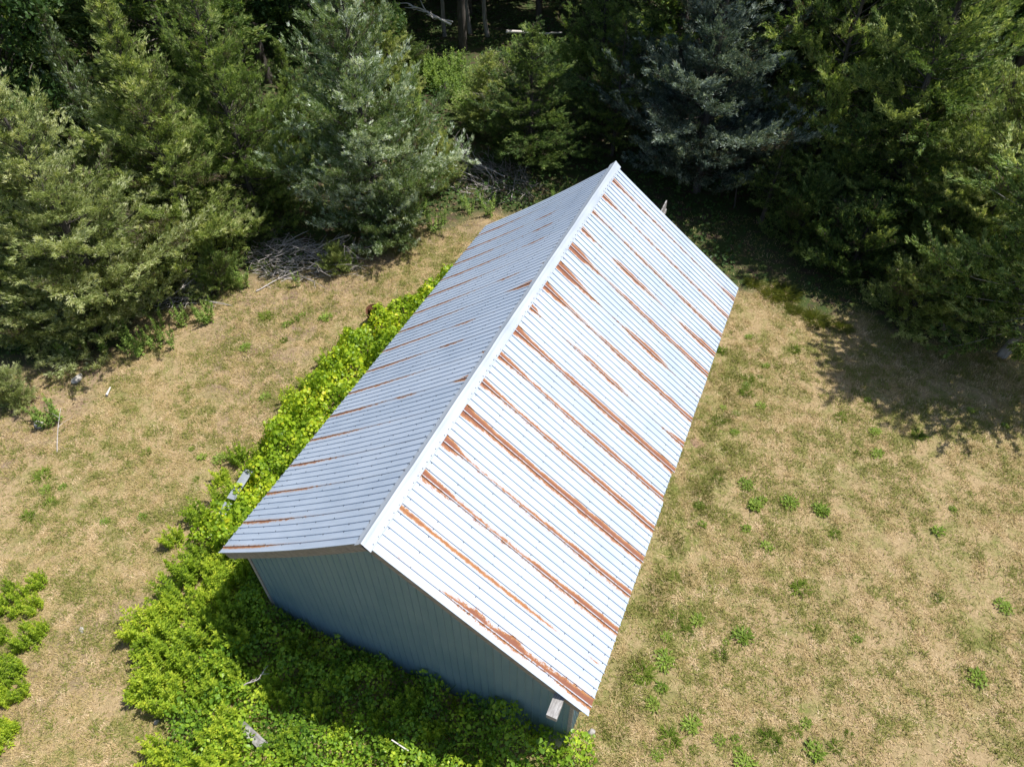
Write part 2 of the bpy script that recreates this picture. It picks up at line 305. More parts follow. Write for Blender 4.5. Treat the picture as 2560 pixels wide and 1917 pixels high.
# rust along each lap of the right slope: (distance share down the slope, width on the far side, width on the near side, raggedness)
o_ = -.05
RUST_R = [
 [(0, o_, o_, .02), (.06, .0, -.01, .05), (.16, -.005, -.01, .06), (.28, -.02, -.02, .06), (.36, .05, .012, .09), (.46, .10, .03, .09), (.52, .07, .03, .09), (.58, .09, .035, .07), (.63, .12, .04, .06), (.70, .06, .02, .11), (.78, .085, .0, .11), (.85, .09, .03, .09), (.93, .12, .05, .03), (1, .13, .055, .02)],
 [(0, o_, o_, .02), (.02, o_, o_, .02), (1, o_, o_, .02)],
 [(0, o_, o_, .01), (.015, .10, .06, .02), (.1, .10, .045, .03), (.2, .06, .015, .06), (.32, .045, .01, .07), (.45, .055, .02, .06), (.52, .05, .0, .06), (.6, .07, .035, .03), (.8, .085, .04, .025), (1, .095, .05, .02)],
 [(0, o_, o_, .01), (.015, .11, .09, .02), (.08, .10, .07, .03), (.14, .045, .0, .04), (.3, .035, .0, .06), (.42, .05, .015, .06), (.52, .065, .025, .045), (.62, .07, .012, .05), (.75, .08, .03, .03), (1, .085, .045, .02)],
 [(0, o_, o_, .01), (.015, .13, .12, .015), (.08, .12, .09, .02), (.2, .085, .05, .025), (.4, .09, .055, .02), (.7, .10, .05, .02), (1, .11, .05, .02)],
 [(0, o_, o_, .01), (.015, .10, .10, .02), (.1, .08, .04, .03), (.22, .06, .01, .05), (.4, .065, .025, .03), (.7, .085, .045, .02), (1, .09, .05, .02)],
 [(0, o_, o_, .01), (.015, .11, .10, .015), (.1, .08, .04, .025), (.2, .065, .01, .045), (.36, .06, .015, .04), (.6, .08, .035, .02), (.8, .075, .03, .025), (1, .085, .03, .02)],
 [(0, o_, o_, .01), (.015, .13, .12, .015), (.1, .095, .055, .02), (.25, .075, .025, .035), (.5, .095, .05, .02), (.75, .11, .05, .02), (1, .105, .05, .02)],
 [(0, o_, o_, .01), (.015, .10, .10, .02), (.07, .07, .06, .02), (.105, -.03, .01, .03), (.13, o_, o_, .02), (.22, -.02, -.01, .07), (.3, .04, .01, .06), (.42, .075, .035, .03), (.56, .07, .045, .02), (.66, .02, .0, .03), (.72, -.015, -.02, .06), (.82, -.03, -.02, .06), (.86, .0, .005, .06), (.92, .06, .03, .03), (1, .10, .05, .02)],
 [(0, o_, o_, .01), (.015, .12, .13, .015), (.1, .09, .08, .02), (.18, .06, .03, .03), (.35, .04, .015, .04), (.5, .08, .035, .02), (.75, .085, .035, .02), (1, .095, .04, .02)],
 [(0, o_, o_, .01), (.012, .13, .13, .015), (.12, .11, .11, .015), (.22, .05, .07, .02), (.3, -.01, .03, .03), (.35, -.03, -.02, .05), (.42, .02, .0, .06), (.5, .055, .03, .03), (.6, .095, .07, .015), (.7, .09, .06, .015), (.79, .025, .01, .03), (.84, o_, -.02, .05), (.92, -.015, -.01, .07), (1, -.005, .0, .08)],
 [(0, o_, o_, .01), (.015, .12, .13, .015), (.12, .10, .09, .02), (.2, .05, .05, .025), (.28, .035, .0, .04), (.4, .07, .025, .03), (.6, .085, .03, .02), (.8, .085, .03, .02), (1, .09, .04, .02)],
 [(0, o_, o_, .01), (.015, .07, .09, .03), (.09, .05, .06, .04), (.15, .015, .01, .03), (.24, .012, -.01, .03), (.28, .06, .05, .02), (.4, .085, .075, .015), (.52, .06, .02, .02), (.64, .035, -.02, .02), (.7, .02, .0, .04), (.78, .065, .04, .03), (.9, .095, .055, .015), (1, .10, .06, .015)],
 [(0, o_, o_, .01), (.015, .06, .06, .02), (.08, .045, .03, .04), (.2, .045, .01, .05), (.4, .06, .03, .03), (.6, .055, .03, .035), (.8, .06, .035, .03), (1, .075, .05, .02)],
 [(0, o_, o_, .01), (.015, .08, .08, .02), (.1, .06, .05, .02), (.2, .03, .01, .05), (.4, .045, .02, .05), (.6, .05, .02, .045), (.8, .055, .02, .04), (1, .075, .04, .02)],
 [(0, o_, o_, .01), (.015, .09, .07, .02), (.1, .07, .04, .03), (.22, .045, .02, .05), (.4, .05, .02, .05), (.55, .04, .015, .05), (.7, .03, .005, .05), (.85, .03, .0, .05), (.93, .07, .03, .02), (1, .09, .05, .02)],
]
rl = random.Random(5)
RUST_L = []
for k in range(16):                       # left slope: wedges under the cap, thin streaks at the eave
    a = [(0, o_, o_, .01)]
    if k in (0, 1, 2, 3, 5, 6, 7, 9, 10, 11): 
        q = (.035, .03, .05, .03, .13, .06, .05, .2, .06, .05)[(0, 1, 2, 3, 5, 6, 7, 9, 10, 11).index(k)]
        a = [(0, .10, .11, .012), (q*.5, .06, .07, .015), (q, .0, .005, .015), (q+.02, o_, o_, .02)]
    elif k == 4: a = [(0, .05, .06, .012), (.03, .0, .0, .02), (.05, o_, o_, .02)]
    else: a.append((.1, o_, o_, .02))
    e = a[-1][0]
    if k in (5, 7, 8, 10, 12, 13, 14):    # a mid-slope streak
        c0 = e+rl.uniform(.08, .2); a += [(c0, -.02, -.02, .06), (c0+.05, .01, .035, .04), (c0+.13, .02, .04, .04), (c0+.18, -.02, -.015, .06)]; e = c0+.18
    s0 = max(e+.05, rl.uniform(.38, .62))
    if s0 < .9:
        a += [(s0, -.004, .004, .04), (s0+.06, .0, .02, .035), (s0+(.97-s0)*.45, .012, .042, .03), (s0+(.97-s0)*.8, .02, .055, .02), (1, .012, .045, .025)]
    else: a += [(1, -.006, .0, .06)]
    RUST_L.append(a)
def prof(tab, s):
    t = np.array(tab); t[:, 1:3] = np.where(t[:, 1:3] > 0, t[:, 1:3]*1.55, t[:, 1:3]); return [np.interp(s, t[:, 0], t[:, i]) for i in (1, 2, 3)]
RIBW, RIBT, RIBH = .0155, .0115, .021
def panel_cols(y0, y1, nrib, end_rib):
    """(offset, height) profile across one sheet; ribs at y0 + i*(y1-y0)/nrib, a rib covering the lap at the near side"""
    st = (y1-y0)/nrib; c = []
    for i in range(nrib+(1 if end_rib else 0)):
        yc = y0+i*st
        c += [(yc-RIBW, 0), (yc-RIBT, RIBH), (yc+RIBT, RIBH), (yc+RIBW, 0)]
        c += [(yc+st*.5, -.0015)] if i < nrib else []
    if not end_rib: c += [(y1-RIBW-.004, 0)]
    return c
NS = 60
def roof_point(side, s, h, y):
    # s along the slope from ridge in metres, h above the sheet
    sag = -.075*math.sin(math.pi*min(1, s/SL))*(.55+.45*math.cos(y*.42)) if side < 0 else -.02*math.sin(math.pi*s/SL)
    hh = h+sag
    return (side*(s*CA+hh*SA), y, RZ-s*SA+hh*CA)
def slope(side, tabs, laps, name, label):
    deck = MB()
    prim = [(.0, 0), (SL-.06, 0)]
    V = []
    for y in (.03, LEN-.03):
        for h in (-.05, -.03):
            for s in np.linspace(.02, SL-.05, 9): V.append(roof_point(side, s, h-.012, y))
    n9 = 9; F = []
    for i in range(8):
        a, b, c, d = i, n9+i, 2*n9+i, 3*n9+i
        F += [(a, a+1, c+1, c), (b, d, d+1, b+1), (a, b, b+1, a+1), (c, c+1, d+1, d)]
    deck.add(V, F)
    part = deck.build(name, M['wood'], shed); tag(part, label)
    edges = laps+[LEN]
    srow = np.linspace(.0, SL, NS)
    for k in range(len(laps)):
        y0, y1 = edges[k], edges[k+1]; last = k == len(laps)-1
        nr = max(2, round((y1-y0)/.197))
        cols = panel_cols(y0, y1, nr, False)
        if k == 0: cols = [(0.0, 0), (.0, .012), (.03, .012), (.04, 0), (y0*.55, 0)]+cols
        cols = np.array(cols); nc = len(cols)
        jl = rl.uniform(-.012, .012); 
        if side > 0 and k == 6: jl = -.05
        if side > 0 and k == 5: jl = .0
        lift = .0012*(k % 2)
        V = []; sd_ = []; am = []; sh = []
        def mod(w_, q): return np.where(w_ > 0, w_*(.86+.28*vnoise(srow, np.full(NS, k*7.3+q+50*(side < 0)), .33, 1)), w_)
        wu, wn_, aa = prof(tabs[k], srow/SL); wu = mod(wu, 0); wn_ = mod(wn_, 3)
        nxt = tabs[k+1] if k+1 < len(tabs) else [(0, o_, o_, .02), (1, o_, o_, .02)]
        _, wd2, a2 = prof(nxt, srow/SL); wd2 = np.where(wd2 > 0, wd2*(.7+.55*vnoise(srow, np.full(NS, k*5.1+90+50*(side < 0)), .27, 2)), wd2)
        for i, s in enumerate(srow):
            se = s+jl*(s/SL)
            for (yc, hc) in cols:
                V.append(roof_point(side, se, hc*(1.3 if side > 0 else .95)+lift, yc))
                dn = (yc-y0)-wu[i] if yc >= y0-.001 else (y0-yc)-wn_[i]
                df = (y1-yc)-wd2[i]
                # the second streak from the near end stands off its lap line
                if side > 0 and k == 1:
                    dd = abs(yc-(y0+.095)); wv = 1.3*np.interp(s/SL, [0, .02, .03, .1, .2, .35, .5, .62, .72, .8, .9, .93, .97, 1], [o_, o_, .045, .045, .03, .035, .03, .032, .02, -.0, -.03, .012, .008, o_])
                    dn = min(dn, dd-wv); aa_ = .03
                else: aa_ = aa[i]
                q_ = min(dn, df)
                if abs(hc-RIBH) < 1e-6 and abs(yc-y0) < .02: q_ = max(q_, .006)      # crest left unrusted to paint in the lap rib's lit edge
                sd_.append(q_); am.append(aa_ if dn < df else a2[i]*1.9+.03); sh.append((yc+(40 if side < 0 else 0), s, 0))
        idn = np.arange(NS*nc).reshape(NS, nc)
        F = np.stack([idn[:-1, :-1], idn[1:, :-1], idn[1:, 1:], idn[:-1, 1:]], -1).reshape(-1, 4)
        if side < 0: F = F[:, ::-1]
        me = mesh_np('roof_panel', V, F, {'rust_sd': sd_, 'rust_amp': am, 'sheet': np.array(sh)}, M['roof'])
        obj('roof_panel', me, part)
    # screws along the ribs at the purlins
    sc = MB(); rs = random.Random(3+side)
    ring = [(math.cos(q*math.pi/3), math.sin(q*math.pi/3)) for q in range(6)]
    for s in (.30, 1.05, 1.8, 2.55, 3.3, 4.05, 4.8, 5.5, 5.92):
        for k in range(len(laps)):
            y0, y1 = edges[k], edges[k+1]; nr = max(2, round((y1-y0)/.197))
            for i in range(nr):
                if rs.random() < .3 and s < 5.4: continue
                yc = y0+i*(y1-y0)/nr+rs.choice((-.032, -.03, .0)); ss = s+rs.uniform(-.03, .03); hb = RIBH if abs(yc-(y0+i*(y1-y0)/nr)) < .01 else 0
                V = [roof_point(side, ss+.013*a, hb+.001, yc+.013*b) for a, b in ring]+[roof_point(side, ss+.009*a, hb+.012, yc+.009*b) for a, b in ring]
                sc.add(V, [tuple(range(6, 12))]+[(j, (j+1) % 6, (j+1) % 6+6, j+6) for j in range(6)])
    so = sc.build('screws', M['screw'], part); so['kind'] = 'stuff'
    return part
slope(1, RUST_R, LAPS, 'roof_slope', 'bright sunlit right roof slope with long brown rust streaks')
slope(-1, RUST_L, LAPS, 'roof_slope', 'bluish left roof slope with thin orange rust streaks')

# ridge cap: three lengths of folded sheet with a rolled crown
def ridge_piece(y0, y1, dz):
    prof_ = [(-.23, -.012), (-.225, .004), (-.06, .020), (-.045, .036), (-.02, .052), (0, .058), (.02, .052), (.045, .036), (.06, .020), (.225, .004), (.23, -.012)]
    V = []; sh = []
    ys = np.linspace(y0, y1, 14)
    for y in ys:
        wob = .009*math.sin(y*2.1)+.006*math.sin(y*5.3)+.004*math.sin(y*13)
        for x, h in prof_:
            a = abs(x); V.append((x*CA+math.copysign(h*SA, x) if a > .05 else x, y, RZ-a*SA+h*CA+.028+wob+dz)); sh.append((x+7, y, 0))
    n = len(prof_); ii = np.arange(len(ys)*n).reshape(len(ys), n)
    F = np.stack([ii[:-1, :-1], ii[:-1, 1:], ii[1:, 1:], ii[1:, :-1]], -1).reshape(-1, 4)
    return mesh_np('ridge_cap', V, F, {'sheet': np.array(sh)}, M['ridge'])
for i, (a, b) in enumerate(((-.06, 5.3), (5.2, 10.5), (10.4, LEN+.06))): obj('ridge_cap', ridge_piece(a, b, .002*(i % 2)), shed)



rc_ = MB(); rr_ = random.Random(8)
for side in (-1, 1):
    for i in range(78):
        y = .1+i*.197+rr_.uniform(-.02, .02); V = [(side*((.195+.012*a)*CA+h*SA), y+.012*b, RZ-(.195+.012*a)*SA+h*CA+.030) for h in (.0, .012) for a, b in [(math.cos(q*math.pi/3), math.sin(q*math.pi/3)) for q in range(6)]]
        rc_.add(V, [tuple(range(6, 12))]+[(j, (j+1) % 6, (j+1) % 6+6, j+6) for j in range(6)])
o = rc_.build('cap_screws', M['screw'], shed); o['kind'] = 'stuff'
# gable walls and side walls, sheet by sheet
WX, WY0, WY1 = 4.38, .40, 15.1
def roof_under(x): return RZ-abs(x)*SA/CA-.075
def siding(axis, a0, a1, zt, flip, origin, parent):
    """one ribbed sheet standing in its wall; axis 0: along x (gable), 1: along y (side)"""
    nr = max(1, round((a1-a0)/.199)); st = (a1-a0)/nr; cols = []
    for i in range(nr):
        c = a0+i*st
        cols += [(c+.002, 0), (c+.012, .016), (c+.026, .016), (c+.036, 0), (c+.11, 0)]
    cols.append((a1-.001, 0))
    if axis == 0 and a0 < 0 < a1: cols.append((0.0, 0)); cols.sort()
    V = []; sh = []; nz = 4
    for j in range(nz):
        for c, h in cols:
            top = zt(c); z = -.1+(top+.1)*j/(nz-1); off = origin+(h+.004)*flip
            V.append((c, off, z) if axis == 0 else (off, c, z)); sh.append((c+20*axis, z, 0))
    n = len(cols); ii = np.arange(nz*n).reshape(nz, n)
    F = np.stack([ii[:-1, :-1], ii[:-1, 1:], ii[1:, 1:], ii[1:, :-1]], -1).reshape(-1, 4)
    return obj('siding_panel', mesh_np('siding_panel', V, F, {'sheet': np.array(sh)}, M['siding']), parent)
for y, fl, nm in ((WY0, -1, 'gable wall in shade facing the overgrown front'), (WY1, 1, 'far gable wall facing the wood')):
    t = .10
    mb = MB(); yo, yi = y, y-fl*t
    pts = [(-WX, -.1), (WX, -.1), (WX, roof_under(WX)-.03), (0, RZ-.14), (-WX, roof_under(WX)-.03)]
    mb.add([(x, q, z) for q in (yo, yi) for x, z in pts], [(0, 1, 2, 3, 4), (9, 8, 7, 6, 5)]+[(i, i+5, (i+1) % 5+5, (i+1) % 5) for i in range(5)])
    wl = mb.build('gable_wall', M['wood'], shed); tag(wl, nm)
    e = np.linspace(-WX, WX, 10)
    for a, b in zip(e[:-1], e[1:]): siding(0, a, b, roof_under, fl, y, wl)
for sx in (-1, 1):
    mb = MB(); x0, x1 = sorted((sx*WX, sx*(WX-.1)))
    mb.box(x0, x1, WY0+.1, WY1-.1, -.1, roof_under(WX)-.04); wl = mb.build('side_wall', M['wood'], shed)
    e = np.linspace(WY0, WY1, 16)
    for a, b in zip(e[:-1], e[1:]): siding(1, a, b, lambda c: roof_under(WX)-.02, sx, sx*WX, wl)
# corner trims
for sx in (-1, 1):
    for y in (WY0, WY1):
        q = -1 if y < 5 else 1
        MB().box(sx*WX-.045*(1 if sx > 0 else 1), sx*WX+.045, min(y, y+q*.03)-.002, max(y, y+q*.03)+.002, -.1, roof_under(WX)-.03).build('corner_trim', M['siding'] if False else M['wood'], shed)
# rake boards under the roof edge, with a thin metal edge trim above
def rake(side, y0, y1, drop, mat):
    V = []; 
    ss = np.linspace(.06, SL-.10, 10)
    for y in (y0, y1):
        for h in (-.085-drop, -.085):
            for s in ss: V.append(roof_point(side, s, h, y))
    n = len(ss); F = []
    for i in range(n-1):
        a, b, c, d = i, n+i, 2*n+i, 3*n+i; F += [(a, a+1, b+1, b), (c, d, d+1, c+1), (b, b+1, d+1, d), (a, c, c+1, a+1)]
    F += [(0, n, 3*n, 2*n), (n-1, 3*n-1, 4*n-1, 2*n-1)]
    return MB().add(V, F).build('rake_board', mat, shed)
for side in (-1, 1):
    rake(side, .05, .10, .20, M['wood_x']); rake(side, LEN-.10, LEN-.05, .2, M['wood_x'])
    for s in (.9, 2.1, 3.3, 4.5, 5.6):           # purlin ends under the overhang, running the length of the roof
        V = [roof_point(side, s+a, h, y) for y in (.11, LEN-.11) for a in (-.02, .02) for h in (-.16, -.09)]
        MB().add(V, [(0, 1, 3, 2), (4, 6, 7, 5), (0, 4, 5, 1), (2, 3, 7, 6), (0, 2, 6, 4), (1, 5, 7, 3)]).build('purlin', M['wood_x'], shed)
# eave beams; the right one sticks out past the near roof edge
zb = RZ-4.28*SA/CA-.10
o = MB().box(4.04, 4.27, -.42, 3, zb-.16, zb).build('eave_beam', M['wood_y'], shed); tag(o, 'bleached square beam end jutting out below the near right roof corner')
MB().box(-4.68, -4.50, .12, LEN-.3, roof_under(4.7)-.30, roof_under(4.7)-.09).build('eave_beam', M['wood_y'], shed)
for y in (.7, 4, 8, 12, 14.8):
    MB().add([(-4.40, y, 3.15), (-4.40, y+.08, 3.15), (-4.40, y, 3.30), (-4.40, y+.08, 3.30), (-4.66, y, 3.44), (-4.66, y+.08, 3.44), (-4.66, y, 3.55), (-4.66, y+.08, 3.55)],
             [(0, 1, 5, 4), (2, 6, 7, 3), (0, 4, 6, 2), (1, 3, 7, 5), (0, 2, 3, 1), (4, 5, 7, 6)]).build('eave_brace', M['wood'], shed)

# tall plank door standing open at the far gable
door = empty('plank_door', (1.32, 15.35, 0), 0)
door.parent = shed
def plank(i, nb, wd_, h0, h1):
    y = i*wd_; return MB().box(-.02, .02, y+.006, y+wd_-.006, .1, h0)
door_top = 4.5
pl = []
for i in range(12):
    q = plank(i, 12, .27, door_top+.03*((i*7) % 3-1)*.4, 0).build('plank', M['wood'], door)
for z in (.6, 2.3, 4.0): MB().box(.022, .06, .02, 3.22, z, z+.16).build('cross_batten', M['wood'], door)
tag(door, 'weathered grey plank door standing open beyond the far gable')

# ------------------------------------------------------------------ trees
def cedar_meshes(seed, H, R, nl, nsub, nsp, k, base=.06, up_lo=8, up_hi=58, shape=.8, droop=.0, leaf=(.125, .024), gap=.25, lean=.03, tk=.7):
    rg = np.random.default_rng(seed); tr = Soup(); cr = Soup()
    # trunk
    nz = 9; zz = np.linspace(-.15, H*.97, nz); ph = rg.uniform(0, 6.28)
    tp = np.stack([np.cos(ph)*lean*H*np.sin(zz/H*2.2)+rg.normal(0, .02*H/10, nz), np.sin(ph)*lean*H*np.sin(zz/H*2.2)+rg.normal(0, .02*H/10, nz), zz], 1)
    r0 = (.018*H+.03)*tk; tr.tube(tp, r0*(1-zz/H*.97)**.9+.008, 8)
    def tat(z): return np.array([np.interp(z, zz, tp[:, 0]), np.interp(z, zz, tp[:, 1]), z])
    P = []; A = []; NN = []; LX_ = []; LY_ = []; TT = []
    az0 = 0.
    for i in range(nl):
        az0 = i*2.399; u = (i+rg.random())/nl; u = u**1.25; z = H*(base+(.97-base)*u)
        pr = ((1-u)**shape)*(.55+.45*min(1, (u+.12)/.3)); pr *= 1+.3*math.sin(az0*2+u*9)*(1-u)
        L = max(.18*R, R*pr*rg.uniform(.62, 1.2)); az = i*2.399+rg.normal(0, .35)
        el = math.radians(up_lo+(up_hi-up_lo)*u+rg.normal(0, 9))
        d0 = np.array([math.cos(az)*math.cos(el), math.sin(az)*math.cos(el), math.sin(el)])
        b = tat(z); tt = np.linspace(0, 1, 6)
        path = b+np.outer(tt*L, d0)+np.outer(tt**2*L, np.array([0, 0, .16-droop]))+np.outer(np.sin(tt*3.1), rg.normal(0, .05*L, 3))
        tr.tube(path, np.linspace(.009+.007*L, .003, 6), 4)
        lt = rg.normal(0, .13)+rg.choice([0, 0, 0, .14, -.12])
        ns = max(3, int(nsub*L/R*1.3)); side = 1
        for j in range(ns):
            f = gap+(1-gap)*(j+rg.random())/ns; side = -side
            bp = np.array([np.interp(f, tt, path[:, q]) for q in range(3)])
            out = norm(path[5]-path[3]); lat = norm(np.cross(out, [0, 0, 1.])); ang = rg.uniform(.35, 1.05)*side*(1 if f < .93 else .2)
            sdv = norm(out*math.cos(ang)+lat*math.sin(ang)+np.array([0, 0, rg.normal(.22, .28)]))
            sl = L*rg.uniform(.16, .42)*(1.25-.6*f)+.16
            m_ = max(3, int(nsp*sl/.55)); ff = np.sort(rg.random(m_))*.95+.08
            pp = bp+np.outer(ff*sl, sdv)+np.outer((ff**2)*sl, [0, 0, .12])+rg.normal(0, .05, (m_, 3))
            n_ = m_*k; pos = np.repeat(pp, k, 0)+rg.normal(0, .032, (n_, 3))*(1.5-np.repeat(ff, k))[:, None]
            ax_ = norm(sdv+np.array([0, 0, .2])+rg.normal(0, .36, (n_, 3))); ta = .545+lt+rg.normal(0, .07)
            P.append(pos); A.append(ax_); NN.append(norm(rg.normal(0, .55, (n_, 3))+[0, 0, 1.])); ll = leaf[0]*rg.uniform(.6, 1.4, n_)
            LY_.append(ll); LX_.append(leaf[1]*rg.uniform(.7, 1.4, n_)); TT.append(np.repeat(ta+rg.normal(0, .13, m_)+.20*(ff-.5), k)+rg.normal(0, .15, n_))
        # a twig through each limb end
    V, F, T = place_leaves(np.array([(-.5, .1, 0), (.5, .1, 0), (.0, 1, .08)]), np.array([(0, 1, 2)]), np.concatenate(P), np.concatenate(A), np.concatenate(NN), np.concatenate(LX_), np.concatenate(LY_), np.concatenate(TT))
    cr.add(V, F, T)
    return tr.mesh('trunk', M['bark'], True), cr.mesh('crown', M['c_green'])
def broad_meshes(seed, H, R, nl, leaf=.2):
    rg = np.random.default_rng(seed); tr = Soup(); cr = Soup(); P = []; 
    zz = np.linspace(-.2, H*.8, 8); tp = np.stack([rg.normal(0, .06, 8).cumsum(), rg.normal(0, .06, 8).cumsum(), zz], 1); tr.tube(tp, .02*H*(1-zz/H*.9)+.02, 7)
    cl = []
    for i in range(nl):
        u = rg.random(); z = H*(.3+.66*u); az = rg.uniform(0, 6.28); L = R*math.sqrt(max(.05, 1-((z/H-.62)/.42)**2))*rg.uniform(.5, 1.05)
        b = np.array([np.interp(z*.75, zz, tp[:, 0]), np.interp(z*.75, zz, tp[:, 1]), z*.72]); e = b*[1, 1, 0]+[math.cos(az)*L, math.sin(az)*L, z]
        t = np.linspace(0, 1, 5)[:, None]; path = b+(e-b)*t+np.array([0, 0, .25*L])*np.sin(t*3.14)*.5; tr.tube(path, np.linspace(.05, .012, 5), 4)
        cl.append((e, L))
    Ps, T = [], []
    for e, L in cl:
        n = 260; c = norm(rg.normal(0, 1, (n, 3)))*(rg.random((n, 1))**.4)*np.array([1.0, 1.0, .6])*rg.uniform(.6, 1.1); Ps.append(e+c); T.append(np.full(n, .5+rg.normal(0, .12))+rg.normal(0, .12, n)+c[:, 2]*.0)
    P = np.concatenate(Ps); n = len(P); T = np.concatenate(T)
    V, F, T = place_leaves(np.array([(0, 0, 0), (.5, .4, .06), (0, 1, 0), (-.5, .4, .06)]), np.array([(0, 1, 2), (0, 2, 3)]), P, rg.normal(0, 1, (n, 3)), rg.normal(0, .6, (n, 3))+[0, 0, 1], rg.uniform(.5, .9, n)*leaf, rg.uniform(.7, 1.2, n)*leaf, T)
    cr.add(V, F, T); return tr.mesh('trunk', M['bark'], True), cr.mesh('crown', M['c_broad'])
PROTO = {
 'wide': (10, 3.2, cedar_meshes(1, 10, 3.2, 160, 9, 13, 11, gap=.22, shape=.62)),
 'wide2': (10, 3.4, cedar_meshes(2, 10, 3.4, 160, 9, 13, 11, shape=.55, up_lo=4, up_hi=55, gap=.22)),
 'cone': (10, 2.5, cedar_meshes(3, 10, 2.5, 160, 9, 13, 11, shape=.75, up_lo=15, up_hi=62, gap=.2)),
 'cone2': (10, 2.6, cedar_meshes(4, 10, 2.6, 130, 8, 13, 11, shape=.85, up_lo=20, up_hi=55, base=.1, gap=.3)),
 'spread': (10, 3.6, cedar_meshes(5, 10, 3.6, 105, 10, 13, 11, shape=.6, up_lo=-4, up_hi=45, base=.12, gap=.4)),
 'tall': (16, 3.6, cedar_meshes(12, 16, 3.6, 130, 9, 11, 6, shape=.55, up_lo=-2, up_hi=45, base=.36, gap=.35, leaf=(.17, .06), tk=1.)),
 'tall2': (16, 3.6, cedar_meshes(13, 16, 3.6, 190, 9, 11, 8, shape=.5, up_lo=-14, up_hi=48, base=.11, gap=.2, leaf=(.16, .04), tk=.62)),
 'thin': (8, 1.5, cedar_meshes(6, 8, 1.5, 100, 8, 10, 5, shape=.9, up_lo=25, up_hi=65, base=.2)),
 'shrub': (3.2, 1.7, cedar_meshes(7, 3.2, 1.7, 60, 10, 12, 10, shape=.55, up_lo=5, up_hi=60, base=.03, leaf=(.12, .024))),
 'broad': (12, 4, broad_meshes(8, 12, 4, 90)),
 'broad2': (11, 3.4, broad_meshes(9, 11, 3.4, 80, .17)),
}
def tree(name, pk, mat, x, y, H, R, label, group=None, rz=0., bark='bark', cat='tree', lean=(0, 0)):
    h0, r0, (tm, cm) = PROTO[pk]
    e = empty(name, (x, y, float(gz(x, y))-.02), rz); e.scale = (R/r0, R/r0, H/h0); e.rotation_euler = (lean[0], lean[1], rz)
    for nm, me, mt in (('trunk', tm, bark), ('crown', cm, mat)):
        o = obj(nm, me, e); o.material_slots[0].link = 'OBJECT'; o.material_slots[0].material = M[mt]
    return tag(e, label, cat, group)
GF = 'cedars along the edge of the clearing'
def tpx(name, pk, mat, b, top, R, label, rz, bark='bark', group=GF):
    x, y = G(*b); return tree(name, pk, mat, x, y, tree_h(b, top), R, label, group, rz, bark)
tpx('cedar_tree', 'wide', 'c_olive', (300, 790), (0, 170), 3.9, 'broad pale olive cedar filling the left edge of the picture', .4)
tpx('cedar_tree', 'cone2', 'c_silver', (340, 600), (85, 0), 2.3, 'slender silvery cedar whose bare leader rises behind the pale olive cedar', 1.4)
tpx('cedar_tree', 'cone', 'c_yellow', (515, 660), (300, -10), 3.5, 'yellow-green cedar between the olive cedar and the brush pile', 2.2)
tpx('cedar_tree', 'wide2', 'c_green', (655, 560), (520, -60), 3.6, 'tall mid-green cedar left of the silvery juniper', .9)
tpx('cedar_tree', 'wide2', 'c_silver', (955, 565), (852, -90), 3.7, 'large frosted silver-green juniper behind the brush pile', 3.3)
tpx('cedar_tree', 'cone', 'c_green', (765, 420), (716, 100), 1.7, 'small pointed green cedar between the tall green cedar and silvery juniper', 5.1)
tpx('cedar_tree', 'cone2', 'c_yellow', (985, 330), (925, -20), 2.2, 'green cedar tip showing above the silvery juniper', .3)
tpx('cedar_tree', 'cone', 'c_dark', (1015, 200), (985, 10), 1.6, 'dark cedar at the left end of the sunlit weed patch', 4.0)
tpx('cedar_tree', 'wide', 'c_dark', (1325, 405), (1312, 60), 3.3, 'dark green cedar standing behind the ridge end of the shed', 2.0)
tpx('cedar_tree', 'cone2', 'c_green', (1480, 300), (1500, -160), 3.0, 'tall green cedar behind the fallen log', 1.0)
tpx('cedar_tree', 'spread', 'c_dark', (1530, 390), (1560, 40), 2.5, 'shaded dark cedar just left of the bluish cedar', .2)
tpx('cedar_tree', 'wide', 'c_blue', (1740, 480), (1880, -260), 4.5, 'bluish cedar in shade above the far right roof corner', 5.6)
tpx('cedar_tree', 'spread', 'c_green', (2015, 500), (2240, -230), 3.6, 'green cedar with bright drooping tips right of the bluish cedar', 4.4)
tpx('cedar_tree', 'wide2', 'c_green', (2250, 540), (2490, -20), 3.4, 'tall green cedar leaning into the upper right corner', 2.7)
tpx('cedar_tree', 'wide2', 'c_yellow', (2400, 690), (2690, 120), 3.6, 'sunlit yellow-green cedar at the right edge', 1.9)
tree('cedar_tree', 'tall2', 'c_dark', 9.2, 26.3, 14.5, 3.4, 'tall dark cedar shading the bank beyond the far right roof corner', GF, 2.4)
xr, yr = G(2508, 890); tree('cedar_tree', 'tall2', 'c_green', xr, yr, 14.5, 3.7, 'cedar with bare pale trunk at the right edge casting the lawn shadow', GF, .7, 'bark_pale')
tpx('cedar_tree', 'shrub', 'c_yellow', (2265, 800), (2345, 640), 1.9, 'low feathery yellow-green cedar at the corner of the lawn', 2.0)
tpx('cedar_tree', 'shrub', 'c_dark', (2120, 690), (2190, 520), 1.9, 'low dark cedar in the shade behind the feathery one', .5)
tpx('cedar_tree', 'shrub', 'c_green', (2330, 700), (2430, 500), 2.0, 'mid-sized green cedar between two taller cedars on the right', 3.5)
tpx('cedar_tree', 'thin', 'c_dark', (1900, 560), (1990, 330), 1.4, 'thin dark sapling cedar by the dappled bank', 3.9)
tpx('cedar_tree', 'shrub', 'c_yellow', (1100, 470), (1092, 330), 1.4, 'low cedar at the right foot of the silvery juniper', 1.1)
tpx('cedar_tree', 'shrub', 'c_green', (555, 725), (505, 620), 1.0, 'low green cedar skirting the brush pile', 4.1)
